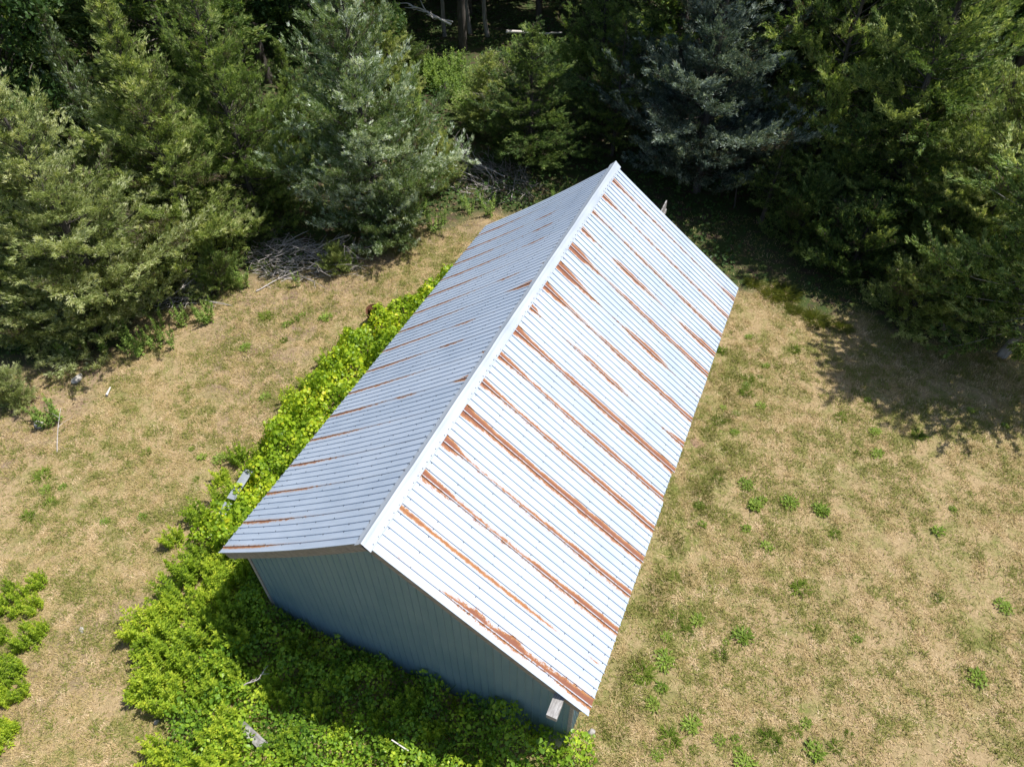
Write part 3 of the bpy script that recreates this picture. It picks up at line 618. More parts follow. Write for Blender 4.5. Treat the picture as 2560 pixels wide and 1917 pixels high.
tpx('cedar_tree', 'shrub', 'c_olive', (130, 860), (30, 740), 1.7, 'low olive cedar at the left foot of the broad olive cedar', 2.9)
tpx('cedar_tree', 'shrub', 'c_silver', (985, 612), (975, 470), 1.8, 'low silvery skirt cedar in front of the large juniper', 1.7)
tpx('cedar_tree', 'shrub', 'c_green', (690, 545), (660, 420), 1.6, 'low green cedar filling the gap left of the juniper', 5.2)
tpx('cedar_tree', 'shrub', 'c_olive', (400, 735), (330, 590), 1.7, 'low pale cedar between the olive and yellow-green cedars', .2)
tpx('cedar_tree', 'shrub', 'c_olive', (250, 850), (160, 690), 1.8, 'low pale cedar in front of the broad olive cedar', 4.8)
tpx('cedar_tree', 'wide', 'c_yellow', (2180, 590), (2330, 300), 2.4, 'half-grown yellow-green cedar below the bright drooping tips', 1.3)
tpx('cedar_tree', 'shrub', 'c_green', (2420, 800), (2530, 640), 1.9, 'low green cedar left of the bare pale trunk', 3.9)
tpx('cedar_tree', 'shrub', 'c_dark', (1990, 610), (2050, 450), 1.7, 'low dark cedar on the dappled bank', 2.2)
tpx('cedar_tree', 'wide2', 'c_yellow', (1230, 330), (1215, 130), 2.0, 'half-grown yellow-green cedar beside the tan boulder', 3.1)
tpx('cedar_tree', 'shrub', 'c_yellow', (850, 682), (838, 612), .72, 'knee-high bright cedar seedling beside the brush pile', .6, group='cedar seedlings on the lawn edge')
tpx('cedar_tree', 'shrub', 'c_olive', (55, 1010), (5, 925), .75, 'grey-green cedar seedling on the left edge of the lawn', 3.0, group='cedar seedlings on the lawn edge')

# the wood behind
rb = random.Random(77); clear = [G(1060, 215), G(1150, 200), G(1340, 150), G(1240, 260)]
front = [o for o in COL.objects if o.name.startswith('cedar_tree')]
fpos = [(o.location.x, o.location.y) for o in front]; bgpos = []
for i in range(4000):
    x = rb.uniform(-62, 30); y = rb.uniform(0, 72)
    d = float(wood_d(x, y))
    if d < 3.2: continue
    px, py = to_px((x, y, 3.0))
    if not (-260 < px < 2850 and py > -420): continue
    if min(math.hypot(x-a, y-b) for a, b in clear) < 4.6: continue
    if min(math.hypot(x-a, y-b) for a, b in fpos) < 3.1: continue
    if bgpos and min(math.hypot(x-a, y-b) for a, b in bgpos) < 4.0+.05*max(0, d-8): continue
    sh_ = 9.0*math.tan(R_(28)); blk = False       # leave the way open for the sun into the gap and onto the left front row
    for a, b in clear+[(q[0], q[1]) for q in fpos if q[0] < -9 or q[0] > 8]:
        u = (x-a)*math.sin(SUN_AZ)+(y-b)*math.cos(SUN_AZ); v = abs((x-a)*math.cos(SUN_AZ)-(y-b)*math.sin(SUN_AZ))
        if 0 < u < 9.5 and v < 3.2: blk = True
    if blk: continue
    bgpos.append((x, y))
    if len(bgpos) >= 110: break
kinds_far = [('cone', 'c_dark'), ('wide', 'c_dark'), ('cone2', 'c_green'), ('spread', 'c_dark'), ('broad', 'c_broad'), ('thin', 'c_dark'), ('broad2', 'c_broad')]
for i, (x, y) in enumerate(bgpos):
    pk, mt = kinds_far[i % 7] if wood_d(x, y) > 15 else [('cone', 'c_dark'), ('wide', 'c_dark'), ('cone2', 'c_green'), ('spread', 'c_dark'), ('thin', 'c_dark')][i % 5]; px, py = to_px((x, y, 4)); H = rb.uniform(8, 11.5) if pk != 'thin' else rb.uniform(6, 8)
    if wood_d(x, y) > (9 if x < -9 else 4.5):
        pk = ('tall', 'tall', 'broad', 'tall', 'broad2')[i % 5]; mt = 'c_broad' if pk.startswith('broad') else 'c_dark'; H = rb.uniform(14, 18)
    side = 'left' if px < 850 else ('middle' if px < 1600 else 'right')
    nm = 'broadleaf_tree' if pk.startswith('broad') else 'cedar_tree'
    lb = {'broadleaf_tree': 'leafy broadleaf tree', 'cedar_tree': 'dark cedar'}[nm]+' deep in the wood '+{'left': 'behind the olive cedar', 'middle': 'behind the sunlit gap', 'right': 'behind the bluish cedar'}[side]
    tree(nm, pk, mt, x, y, H, PROTO[pk][1]*rb.uniform(.95, 1.25), lb, lb, rb.uniform(0, 6.28))

# ------------------------------------------------------------------ vegetation near the shed
LANCE = np.array([(0, 0, 0), (.5, .4, .05), (0, 1, -.08), (-.5, .4, .05)]); LANCE_F = np.array([(0, 1, 2), (0, 2, 3)])
th = [(.0, .0), (.30, -.06), (.52, .16), (.40, .42), (.56, .66), (.25, .72), (0, 1.02), (-.25, .72), (-.56, .66), (-.40, .42), (-.52, .16), (-.30, -.06)]
BROADV = np.array([(0, .35, .0)]+[(a, b, .10*abs(a)*2-.05*b) for a, b in th]); BROADF = np.array([(0, i, i % 12+1) for i in range(1, 13)])
OV = np.array([(0, 0, 0), (.36, .25, .06), (.40, .6, .05), (0, 1, -.05), (-.40, .6, .05), (-.36, .25, .06)]); OVF = np.array([(0, 1, 2), (0, 2, 3), (0, 3, 4), (0, 4, 5)])
def goldenrod_mesh(seed, nst, rad, h, leaf=.155, per=36, mat='goldenrod'):
    rg = np.random.default_rng(seed); s = Soup()
    for i in range(nst):
        r = rad*math.sqrt(rg.random()); a = rg.uniform(0, 6.28); b = np.array([r*math.cos(a), r*math.sin(a), -.03]); hh = h*rg.uniform(.65, 1.08)*(1-.25*r/rad)
        ln = np.array([math.cos(a), math.sin(a), 0])*rg.uniform(.0, .28)*hh+rg.normal(0, .05, 3)
        t = np.linspace(0, 1, 5)[:, None]; path = b+np.array([0, 0, hh])*t+ln*t**1.6; s.tube(path, np.linspace(.007, .003, 5), 3, .3)
        f = np.sort(rg.random(per))**.62; pos = np.stack([np.interp(f, t[:, 0], path[:, q]) for q in range(3)], 1); az = np.arange(per)*2.4+rg.uniform(0, 6)
        el = .2+.75*f**2+rg.normal(0, .16, per); ax_ = np.stack([np.cos(az)*np.cos(el), np.sin(az)*np.cos(el), np.sin(el)], 1)
        lenn = leaf*(1.15-.55*f)*rg.uniform(.75, 1.25, per); tint = .48+rg.normal(0, .12, per)+rg.normal(0, .09)
        tint = np.where(f > .86, tint+.14, tint)                    # young top leaves are yellower
        s.add(*place_leaves(LANCE, LANCE_F, pos, ax_, np.tile([0, 0, 1.], (per, 1))+rg.normal(0, .25, (per, 3)), lenn*.40, lenn, tint))
    return s.mesh('goldenrod', M[mat])
GM = [goldenrod_mesh(20+i, n, r, h) for i, (n, r, h) in enumerate(((26, .42, 1.25), (22, .36, 1.1), (30, .48, 1.35), (18, .30, .95)))]
GS = [goldenrod_mesh(30+i, n, r, h, .10, 40, 'goldenrod_dim') for i, (n, r, h) in enumerate(((5, .14, .95), (8, .22, .85), (3, .07, 1.1)))]
GT = [goldenrod_mesh(40+i, n, r, h, .20, 34, 'goldenrod_dim') for i, (n, r, h) in enumerate(((46, .9, 1.6), (36, .75, 1.8)))]
rv = random.Random(9)
def plant(name, me, x, y, s, label, cat, group, sz=None):
    o = obj(name, me); o.location = (x, y, float(gz(x, y))); o.rotation_euler = (rv.uniform(-.06, .06), rv.uniform(-.06, .06), rv.uniform(0, 6.28)); o.scale = (s, s, sz or s)
    return tag(o, label, cat, group)
def scatter(poly, dist, seed, tries=4000):
    rr = random.Random(seed); out = []; xs = [p[0] for p in poly]; ys = [p[1] for p in poly]
    for _ in range(tries):
        x, y = rr.uniform(min(xs), max(xs)), rr.uniform(min(ys), max(ys)); ins = False; j = len(poly)-1
        for i in range(len(poly)):
            if (poly[i][1] > y) != (poly[j][1] > y) and x < (poly[j][0]-poly[i][0])*(y-poly[i][1])/(poly[j][1]-poly[i][1])+poly[i][0]: ins = not ins
            j = i
        if ins and all((x-a)**2+(y-b)**2 > dist*dist for a, b in out): out.append((x, y))
    return out
# left sunlit thicket of goldenrod at the near left corner
za = scatter([(-7.3, 1.6), (-7.6, .2), (-7.7, -1.4), (-6.5, -2.9), (-4.9, -3.1), (-4.3, -1.9), (-5.2, .5), (-6.2, 1.6)], .56, 3)
za.sort(key=lambda q: q[0]+q[1]*.3)
for i, (x, y) in enumerate(za):
    plant('goldenrod_clump', GM[i % 4], x, y, rv.uniform(.8, 1.15), 'bright goldenrod clump in the thicket off the near left corner', 'goldenrod', 'goldenrod thicket at the near left corner')
zb_ = scatter([(-4.6, -2.2), (-5.2, -4.2), (-3.5, -4.6), (0, -3.0), (3.2, -1.6), (3.0, -1.0), (0, -2.2), (-3.6, -2.6)], .62, 4)
for i, (x, y) in enumerate(zb_):
    if rv.random() < .25: continue
    plant('goldenrod_clump', GM[(i*3) % 4], x, y, rv.uniform(.65, .95), 'sunlit goldenrod clump along the bottom of the picture', 'goldenrod', 'goldenrod along the bottom of the picture')
zs = scatter([(-5.0, -.1), (-4.6, -1.8), (-1, -1.9), (1.5, -1.1), (1.5, -.3), (-2, -.5), (-4.6, .1)], .85, 6)
for i, (x, y) in enumerate(zs):
    plant('goldenrod_clump', GM[(i*3+1) % 4], x, y, rv.uniform(.6, .85), 'goldenrod clump in deep shade under the gable wall', 'goldenrod', 'goldenrod in the gable shade')
zc = [(x, y) for x, y in scatter([(-9.0, .9), (-9.0, 6.5), (-9.0, 11), (-8.2, 11.2), (-8.1, 6), (-8.0, 1.2)], .85, 8)]
zc.sort(key=lambda q: q[1])
for i, (x, y) in enumerate(zc):
    plant('goldenrod_clump', GM[i % 4], x, y, rv.uniform(.6, .85), 'goldenrod clump on the outer edge of the vine strip, %s from the near end' % ORD[min(20, i+1)], 'goldenrod', 'goldenrod along the vine strip')
# vine and bramble ground cover
def thicket(name, mat, poly, n, hfun, seed, size, tmpl, label, reach=.45, tint0=.5):
    rg = np.random.default_rng(seed); xs = [p[0] for p in poly]; ys = [p[1] for p in poly]; P = np.zeros((0, 2))
    x = rg.uniform(min(xs), max(xs), n*4); y = rg.uniform(min(ys), max(ys), n*4); ins = np.zeros(len(x), bool); j = len(poly)-1
    for i in range(len(poly)):
        (x1, y1), (x2, y2) = poly[i], poly[j]
        c = ((y1 > y) != (y2 > y)) & (x < (x2-x1)*(y-y1)/(y2-y1+1e-9)+x1); ins ^= c; j = i
    x = x[ins][:n]; y = y[ins][:n]; n = len(x); h = hfun(x, y); e = .05
    nr = np.stack([-(hfun(x+e, y)-hfun(x-e, y))/(2*e), -(hfun(x, y+e)-hfun(x, y-e))/(2*e), np.ones(n)], 1)
    z = h-reach*rg.random(n)**1.8; z = np.maximum(z, .03)+rg.normal(0, .02, n)
    clump = vnoise(x, y, .45, 2)-.5
    ax_ = norm(rg.normal(0, 1, (n, 3))*[1, 1, .35]+[0, 0, -.15]); nn_ = norm(norm(nr)+rg.normal(0, .55, (n, 3)))
    ax_ = norm(ax_-nn_*(ax_*nn_).sum(1, keepdims=True)); sz = size*rg.uniform(.5, 1.15, n)*np.where(rg.random(n) < .25, 1.5, 1.)
    s = Soup(); s.add(*place_leaves(tmpl[0], tmpl[1], np.stack([x, y, z+gz(x, y)], 1), ax_, nn_, sz, sz, tint0+clump*.6+rg.normal(0, .17, n)))
    # canes running through it
    for i in range(int(n/55)):
        k = rg.integers(n); p0 = np.array([x[k], y[k], .0]); d = np.array([rg.normal(0, .5), rg.normal(0, .5), 0]); t = np.linspace(0, 1, 5)[:, None]
        s.tube(p0+d*t+np.array([0, 0, h[k]+.08])*np.sin(t*2.2), np.linspace(.008, .003, 5), 3, .1)
    o = obj(name, s.mesh(name, M[mat])); return tag(o, label, 'vines' if 'vine' in name else 'brambles', kind='stuff')
STRIP = [(-5.6, 1.3), (-8.3, 1.1), (-8.2, 3), (-8.6, 5.5), (-8.8, 9), (-8.75, 12.5), (-7.8, 14), (-7.2, 17.2), (-6.3, 17.6), (-5.6, 14)]
def h_strip(x, y):
    xo = np.interp(y, [1, 3, 5.5, 9, 12.3, 14, 17.4], [-8.5, -8.4, -8.7, -8.9, -8.9, -7.9, -7.2]); d = x-xo
    return sstep(d, -.15, .9)*(1.1+1.1*(vnoise(x, y, 1.0, 0)-.5)+1.0*(vnoise(x, y, .42, 1)-.5))*np.interp(y, [1, 10, 14, 17], [1.1, 1.1, .9, .6])+.06
thicket('vine_thicket', 'vine', STRIP, 27000, h_strip, 50, .092, (BROADV, BROADF), 'strip of yellow-green vines along the left side of the shed', .75, .62)
FRONT = [(-5.6, 1.2), (-4.4, .36), (4.36, .36), (5.0, .7), (5.35, -.2), (3.6, -1.4), (0, -3.2), (-3.8, -4.4), (-5, -3.2), (-5.2, -.6)]
def h_front(x, y):
    b = np.interp(x, [-5.5, -4, -2, 0, 2, 3.2, 4.4, 5.2], [.9, .75, .55, .65, 1.0, 1.35, 1.2, .5])
    return b*(.8+1.0*(vnoise(x, y, .8, 2)-.5)+1.0*(vnoise(x, y, .36, 3)-.5))*sstep(5.5-x, 0, .6)+.08
thicket('bramble_thicket', 'bramble', FRONT, 24000, h_front, 51, .086, (OV, OVF), 'dark bramble and weed tangle in the shade before the near gable', .6, .55)
# low green undergrowth on the floor of the wood
def undergrowth():
    rg = np.random.default_rng(333); n = 160000; x = rg.uniform(-60, 28, n); y = rg.uniform(0, 66, n); d = np.stack([x, y, np.zeros(n)], 1)-CAM; k = d@fw; px = 1280+F_PX*(d@rt)/k; py = 958.5-F_PX*(d@up)/k
    keep = (px > -150) & (px < 2700) & (py > -120) & (wood_d(x, y) > .8) & (rg.random(n) < sstep(vnoise(x, y, 2.3, 1)*.6+vnoise(x, y, .8, 2)*.4, .30, .62)); x, y = x[keep], y[keep]; n = len(x)
    h = .15+.55*vnoise(x, y, 1.3, 3); z = gz(x, y)+h*rg.random(n)**.6; sz = rg.uniform(.10, .22, n); s = Soup()
    s.add(*place_leaves(OV, OVF, np.stack([x, y, z], 1), norm(rg.normal(0, 1, (n, 3))*[1, 1, .4]), rg.normal(0, .45, (n, 3))+[0, 0, 1], sz*.8, sz, .45+.5*(vnoise(x, y, 1.1, 0)-.5)+rg.normal(0, .14, n)))
    return s.mesh('undergrowth', M['c_broad'])
tag(obj('undergrowth', undergrowth()), 'low leafy green undergrowth on the shaded floor of the wood', 'undergrowth', kind='stuff')
# tall weeds in the sunlit gap of the wood
for j, (px, py, n) in enumerate([(950, 175, 0), (985, 165, 1), (1010, 200, 0), (1030, 150, 1), (1060, 180, 0), (1085, 150, 1), (1110, 190, 0), (1135, 160, 1), (1160, 215, 0), (1190, 185, 1), (1290, 125, 0), (1320, 115, 1), (1350, 135, 0), (1380, 118, 1), (1410, 130, 0), (1020, 255, 1), (1180, 255, 0), (1215, 280, 1)]):
    x, y = G(px, py+38)
    plant('weed_clump', GT[n], x, y, rv.uniform(.9, 1.2), ('tall pale weed clump in the sunlit gap among cedars' if px < 1250 else 'tall pale weed clump just below the fallen log'), 'weeds', 'tall weeds in the sunlit gap' if px < 1250 else 'tall weeds below the fallen log')
# weeds along the edge of the wood
EDGE = [(405, 815, 0), (432, 850, 2), (455, 815, 0), (470, 800, 2), (512, 800, 1), (525, 805, 0), (395, 860, 1), (435, 870, 2), (320, 860, 0), (345, 885, 1), (355, 870, 0), (200, 880, 1), (215, 890, 0), (265, 885, 2), (340, 790, 0), (590, 715, 1), (610, 720, 0), (748, 718, 2), (860, 680, 0), (880, 670, 1), (1165, 525, 2), (1175, 535, 0), (1205, 520, 2), (1225, 540, 0), (1110, 560, 2), (1085, 575, 1), (1055, 530, 1), (120, 1060, 1), (135, 1050, 1), (100, 1050, 0), (180, 900, 0), (1390, 500, 1), (1430, 480, 0)]
for i, (px, py, k) in enumerate(EDGE):
    x, y = G(px, py)
    where = 'under the pale olive cedar' if px < 300 else ('between the olive cedar and the dark hollow' if px < 540 else ('around the brush pile' if px < 1000 else 'beyond the far left roof corner'))
    plant('weed_stalks', GS[k], x, y, rv.uniform(1.0, 1.5), 'upright weed stalks '+where, 'weeds', 'weed stalks '+where)
LEFTW = [(60, 1475), (105, 1440), (95, 1500), (30, 1530), (70, 1545), (45, 1600), (20, 1690), (40, 1660), (10, 1760), (30, 1800), (15, 1840), (110, 1560), (60, 1710), (80, 1460), (50, 1510), (20, 1570), (5, 1640), (25, 1730), (45, 1770), (0, 1800), (85, 1590), (5, 1500), (30, 1450), (70, 1640), (0, 1720)]
LEFTW = [q for i, q in enumerate(LEFTW) if i % 5 != 3]
for i, (px, py) in enumerate(LEFTW):
    x, y = G(px, py+25); plant('weed_clump', GM[i % 4], x, y, rv.uniform(.35, .7), 'yellow-green weed clump at the lower left lawn edge', 'weeds', 'weeds along the lower left edge')

# tufts in the lawn
def tuft_mesh(seed, n, r, h, grassy, wf=.11):
    rg = np.random.default_rng(seed); s = Soup(); pos = np.zeros((n, 3)); a = rg.uniform(0, 6.28, n); rr = r*rg.random(n)**.85
    pos[:, 0] = rr*np.cos(a); pos[:, 1] = rr*np.sin(a); pos[:, 2] = rg.random(n)*h*(0 if grassy else .6)
    el = rg.uniform(.1, .95, n) if grassy else rg.uniform(.0, .9, n); a2 = a+rg.normal(0, .8, n)
    ax_ = np.stack([np.cos(a2)*np.cos(el), np.sin(a2)*np.cos(el), np.sin(el)], 1); l = (h*1.2 if grassy else .10)*rg.uniform(.6, 1.2, n)
    s.add(*place_leaves(LANCE, LANCE_F, pos, ax_, np.tile([0, 0, 1.], (n, 1))+rg.normal(0, .3, (n, 3)), l*(wf if grassy else .42), l, .5+rg.normal(0, .14, n)))
    return s.mesh('weed_tuft', M['weed'])
TM = [tuft_mesh(60, 110, .17, .10, False), tuft_mesh(61, 150, .22, .14, False), tuft_mesh(62, 70, .12, .08, False), tuft_mesh(63, 140, .20, .17, True), tuft_mesh(64, 90, .15, .13, True)]
def crop(l, x0, y0, s): return [(x0+a*s, y0+b*s) for a, b in l]
TR_ = crop([(340, 110), (660, 105), (860, 90), (1040, 135), (1120, 275), (730, 345), (610, 240), (210, 745), (150, 860), (270, 830), (330, 770), (495, 890), (465, 965), (140, 1000), (20, 1080), (75, 1255), (120, 1155), (330, 1300), (295, 1370), (170, 1445), (455, 1460), (545, 1450), (310, 1510), (100, 1545), (750, 1450), (955, 1365), (1250, 880), (1125, 1500), (2095, 690), (1710, 640), (1715, 255), (1800, 130), (1000, 810), (605, 1595), (920, 590), (1940, 1105), (360, 215), (200, 510), (590, 860), (890, 1405), (1000, 1520), (565, 1525), (1200, 1430)], 1600, 1217, .434) \
    + crop([(625, 560), (890, 640), (725, 730), (690, 790), (625, 800), (610, 840), (610, 885), (550, 1000), (480, 970), (455, 1045), (545, 1110), (470, 640), (690, 960), (1310, 925), (1150, 1025), (1350, 1110), (1600, 1130), (1900, 985), (2100, 1075), (440, 1385), (610, 1410), (340, 1530), (660, 1530), (700, 1500), (1250, 1230), (860, 1510), (1050, 1560), (1360, 1240)], 1600, 600, .434)
TL_ = crop([(1790, 445), (1695, 505), (1745, 475), (1450, 640), (1575, 460), (1570, 935), (1135, 1240), (865, 1255), (1300, 1300), (250, 1395), (270, 1480), (840, 1635), (1160, 1415), (1930, 465), (1680, 595), (370, 1460), (1200, 1290), (300, 1560), (620, 1660), (170, 1640)], 0, 600, .4227)
for lst, sd_n, gp in ((TR_, 'right', 'weed tufts in the right lawn'), (TL_, 'left', 'weed tufts in the left lawn')):
    for i, (px, py) in enumerate(lst):
        x, y = G(px, py); plant('weed_tuft', TM[(i*7) % 5], x, y, rv.uniform(.65, 1.35), 'small green weed tuft in the dry %s lawn' % sd_n, 'weed', gp)
# taller rough grass near the far right roof corner and along the right eave
TG = [tuft_mesh(70, 420, .5, .36, True, .035), tuft_mesh(71, 130, .40, .20, True, .05)]
for q in TG: q.materials[0] = M['long_grass']
for i, (px, py) in enumerate([(1880, 700), (1905, 715), (1930, 730), (1955, 745), (1985, 765), (2005, 770), (2040, 790), (2075, 800), (2110, 810), (1925, 700), (1965, 725)]):
    x, y = G(px, py+10); plant('grass_clump', TG[i % 2], x, y, rv.uniform(.55, 1.0), 'long grass clump in shade beyond the far right roof corner', 'grass', 'long grass by the far right corner')
re = random.Random(21)
for i in range(26):
    y = .6+i*.57+re.uniform(-.2, .2); x = 5.55+re.uniform(-.35, .55)
    plant('grass_clump', TG[1], x, y, re.uniform(.35, .95), 'rough green grass clump along the right eave, %s from the near corner' % ORD[i+1] if i < 20 else 'rough green grass clump near the far end of the right eave', 'grass', 'grass clumps along the right eave')

# lawn grass: blades lying and standing in the dry turf
def lawn():
    rg = np.random.default_rng(90); n = 2300000
    x = rg.uniform(-30, 22, n); y = rg.uniform(-8, 26, n)
    d = np.stack([x, y, np.zeros(n)], 1)-CAM; k = d@fw; px = 1280+F_PX*(d@rt)/k; py = 958.5-F_PX*(d@up)/k
    wdd = wood_d(x, y)+(vnoise(x, y, 1.7, 2)-.5)*2.2
    keep = (px > -220) & (px < 2780) & (py < 2160) & (py > 100) & ~((np.abs(x) < 4.3) & (y > .45) & (y < 15)) & (rg.random(n) < np.where(wdd > 0, .12, 1.))
    bl = sstep(-wood_d(x, y)+(vnoise(x, y, 1.7, 2)-.5)*3, 5.5, .2)*sstep(x, 0, -8); keep &= rg.random(n) > .6*bl*sstep(vnoise(x, y, .8, 2), .3, .6)
    keep &= ~((x > -6.4) & (x < -4.3) & (y > 1) & (y < 15)) 
    cl = vnoise(x, y, .33, 1)*.55+vnoise(x, y, .12, 3)*.45
    bare = sstep(vnoise(x, y, 1.3, 1)*.5+vnoise(x, y, .5, 3)*.5, .30, .42)
    keep &= rg.random(n) < (.3+.8*cl)*(.25+.75*bare)
    x, y, cl = x[keep], y[keep], cl[keep]; n = len(x); wdd = wdd[keep]
    gl = vnoise(x, y, 2.2, 0)*.4+vnoise(x, y, .7, 2)*.35+vnoise(x, y, .25, 1)*.35
    lush = sstep(np.abs(x-5.6), 1.7, .2)*(y > -1)*(y < 17)
    left = sstep(x, -3, -7)
    cc = vnoise(x, y, .19, 2)*.6+vnoise(x, y, .45, 0)*.4
    green = rg.random(n) < np.clip((gl-.52)*2.2+(cc-.5)*2.6+.22+.16*lush+.12*left, .03, .9)
    L = rg.uniform(.055, .15, n)*(1+.35*green+.5*lush*rg.random(n))*(.6+.8*cl); W_ = rg.uniform(.006, .013, n)
    az = rg.uniform(0, 6.283, n); el = rg.uniform(.05, 1.15, n)**1.1
    ax_ = np.stack([np.cos(az)*np.cos(el), np.sin(az)*np.cos(el), np.sin(el)], 1); sd2 = np.stack([-np.sin(az), np.cos(az), np.zeros(n)], 1)
    p = np.stack([x, y, gz(x, y)+.004], 1)
    V = np.stack([p-sd2*W_[:, None], p+sd2*W_[:, None], p+ax_*L[:, None]], 1).reshape(-1, 3)
    t = np.where(green, rg.normal(.22, .11, n), rg.normal(.68, .10, n)+.5*(vnoise(x, y, .22, 3)-.5)+.25*(gl-.5))
    t = np.where(left*(rg.random(n) < .25) > .5, t-.12, t)
    return mesh_np('lawn_grass', V, np.arange(3*n).reshape(n, 3), {'tint': np.repeat(np.clip(t, 0, 1), 3)}, M['grass'])
tag(obj('lawn_grass', lawn()), 'short dry straw-coloured grass with green patches', 'grass', kind='stuff')

# ------------------------------------------------------------------ brush piles, logs, stones and odds and ends
def stick_mesh(seed, L, r, fork=2):
    rg = np.random.default_rng(seed); s = Soup(); t = np.linspace(0, 1, 7)[:, None]
    def br(p, d, L, r, lev):
        path = p+d*L*t+np.outer(np.sin(t[:, 0]*rg.uniform(2, 5)), rg.normal(0, .05*L, 3)); s.tube(path, np.linspace(r, r*.35, 7), 5, .5)
        if lev:
            for _ in range(fork): 
                i = rg.integers(2, 6); br(path[i], norm(d+rg.normal(0, .5, 3)), L*rg.uniform(.35, .6), r*.55, lev-1)
    br(np.zeros(3), np.array([1., 0, 0]), L, r, 2); return s.mesh('branch', M['deadwood'], True)
STK = [stick_mesh(100+i, L, r) for i, (L, r) in enumerate(((1.9, .03), (1.4, .022), (2.4, .04), (1.1, .016)))]
def brush_pile(px, py, rad, h, n, seed, label, fan=None):
    x, y = G(px, py); e = empty('brush_pile', (x, y, float(gz(x, y)))); rr = random.Random(seed)
    for i in range(n):
        a = rr.uniform(0, 6.28); r = rad*math.sqrt(rr.random()); o = obj('branch', STK[i % 4], e)
        o.location = (r*math.cos(a), r*math.sin(a)*.7, h*rr.random()*(1-r/rad)+.03); az = rr.gauss(fan, .6) if fan is not None else rr.uniform(0, 6.28)
        o.rotation_euler = (rr.uniform(0, 6.28), rr.gauss(-.08, .2), az); q = rr.uniform(.6, 1.1); o.scale = (q, q, q)
    s = Soup(); rg = np.random.default_rng(seed)
    for i in range(n*6):
        a = rg.uniform(0, 6.28); r = rad*1.1*math.sqrt(rg.random()); p = np.array([r*math.cos(a), r*math.sin(a)*.75, h*rg.random()*max(.1, 1-r/rad)+.02]); az = rg.normal(fan, .7) if fan is not None else rg.uniform(0, 6.28)
        d = np.array([math.cos(az), math.sin(az), rg.normal(.05, .2)])*rg.uniform(.4, 1.1); t = np.linspace(0, 1, 4)[:, None]; s.tube(p-d*.5+d*t+np.outer(np.sin(t[:, 0]*3), rg.normal(0, .05, 3)), np.linspace(.012, .004, 4), 3, .5)
    o = obj('twigs', s.mesh('twigs', M['deadwood']), e); o['kind'] = 'stuff'
    return tag(e, label, 'brush pile', 'brush piles along the wood edge')
brush_pile(730, 650, 1.9, .9, 46, 1, 'sunlit grey brush pile between the yellow-green cedar and the juniper', .4)
brush_pile(445, 722, 1.5, .7, 26, 2, 'shaded brush pile in the dark hollow beside the olive cedar', .9)
brush_pile(1235, 455, 2.4, .7, 40, 3, 'shaded brush pile behind the far left roof edge', 2.7)
def stick(name, a, b, r, mat, label, cat, z0=.05, z1=.05, bend=.06, forks=0, seed=1, top=False, group=None):
    A = np.array([*G(*a, z0), z0]); B = np.array([*G(*b, z1), z1]); rg = np.random.default_rng(seed); t = np.linspace(0, 1, 10); L = np.linalg.norm(B-A)
    path = A+np.outer(t, B-A)+np.outer(np.sin(t*3.14), rg.normal(0, bend*L, 3)*[1, 1, .4])+np.outer(np.sin(t*8), rg.normal(0, bend*.3*L, 3)); e = empty(name, tuple(A)); s = Soup(); s.tube(path-A, np.linspace(r, r*.45, 10), 6, .5)
    o = obj('stem', s.mesh('stem', M[mat], True), e)
    for k in range(forks):
        i = int(rg.integers(3, 9)); d = norm(norm(B-A)+rg.normal(0, .7, 3)); s2 = Soup(); p0 = path[i]-A; tt = np.linspace(0, 1, 6)
        s2.tube(p0+np.outer(tt*L*rg.uniform(.15, .4), d)+np.outer(np.sin(tt*5), rg.normal(0, .03*L, 3)), np.linspace(r*.5, r*.2, 6), 5, .5); obj('side_branch', s2.mesh('side_branch', M[mat], True), e)
    return tag(e, label, cat, group)
stick('dead_branch', (1128, 62), (1022, 12), .075, 'whitewood', 'bleached forked dead branch reaching out of the wood at the top', 'branch', 2.6, 3.6, .05, 6, 4)
stick('dead_branch', (1132, 55), (1070, 36), .05, 'whitewood', 'shorter bleached branch beside the forked dead branch', 'branch', 2.5, 3.2, .05, 2, 5)
stick('fallen_log', (1265, 80), (1405, 84), .11, 'whitewood', 'pale fallen log lying across the back of the weed patch', 'log', 1.1, .9, .02, 1, 6)
stick('fallen_branch', (1172, 240), (1216, 268), .05, 'deadwood', 'pale stick beside the boulder in the gap', 'branch', .5, .4, .04, 1, 7)
stick('fallen_branch', (640, 728), (762, 668), .03, 'deadwood', 'bare branch trailing off the sunlit brush pile onto the lawn', 'branch', .08, .3, .06, 4, 8)
stick('fallen_branch', (668, 772), (640, 722), .02, 'deadwood', 'thin forked twig on the lawn below the sunlit brush pile', 'branch', .04, .04, .06, 4, 9)
stick('dry_stalk', (143, 1130), (152, 1020), .018, 'deadwood', 'tall dry stalk on the left lawn beside the weeds', 'stalk', .02, .55, .02, 3, 10)
stick('white_pole', (266, 988), (276, 968), .05, 'whitewood', 'short white piece of wood lying on the left lawn', 'stick', .05, .05, .0, 0, 11)
stick('bare_sapling', (1835, 520), (1843, 462), .06, 'bark', 'bare leaning stem at the shaded bank right of the far roof edge', 'sapling', .0, 1.3, .02, 1, 12)
stick('leaning_post', (548, 1862), (556, 1818), .06, 'deadwood', 'weathered grey post leaning in the grass near the bottom edge', 'post', .0, .55, .01, 0, 13)
stick('fallen_branch', (610, 1712), (662, 1680), .02, 'deadwood', 'grey dead cane sticking out of the goldenrod thicket', 'branch', .95, 1.1, .05, 5, 14)
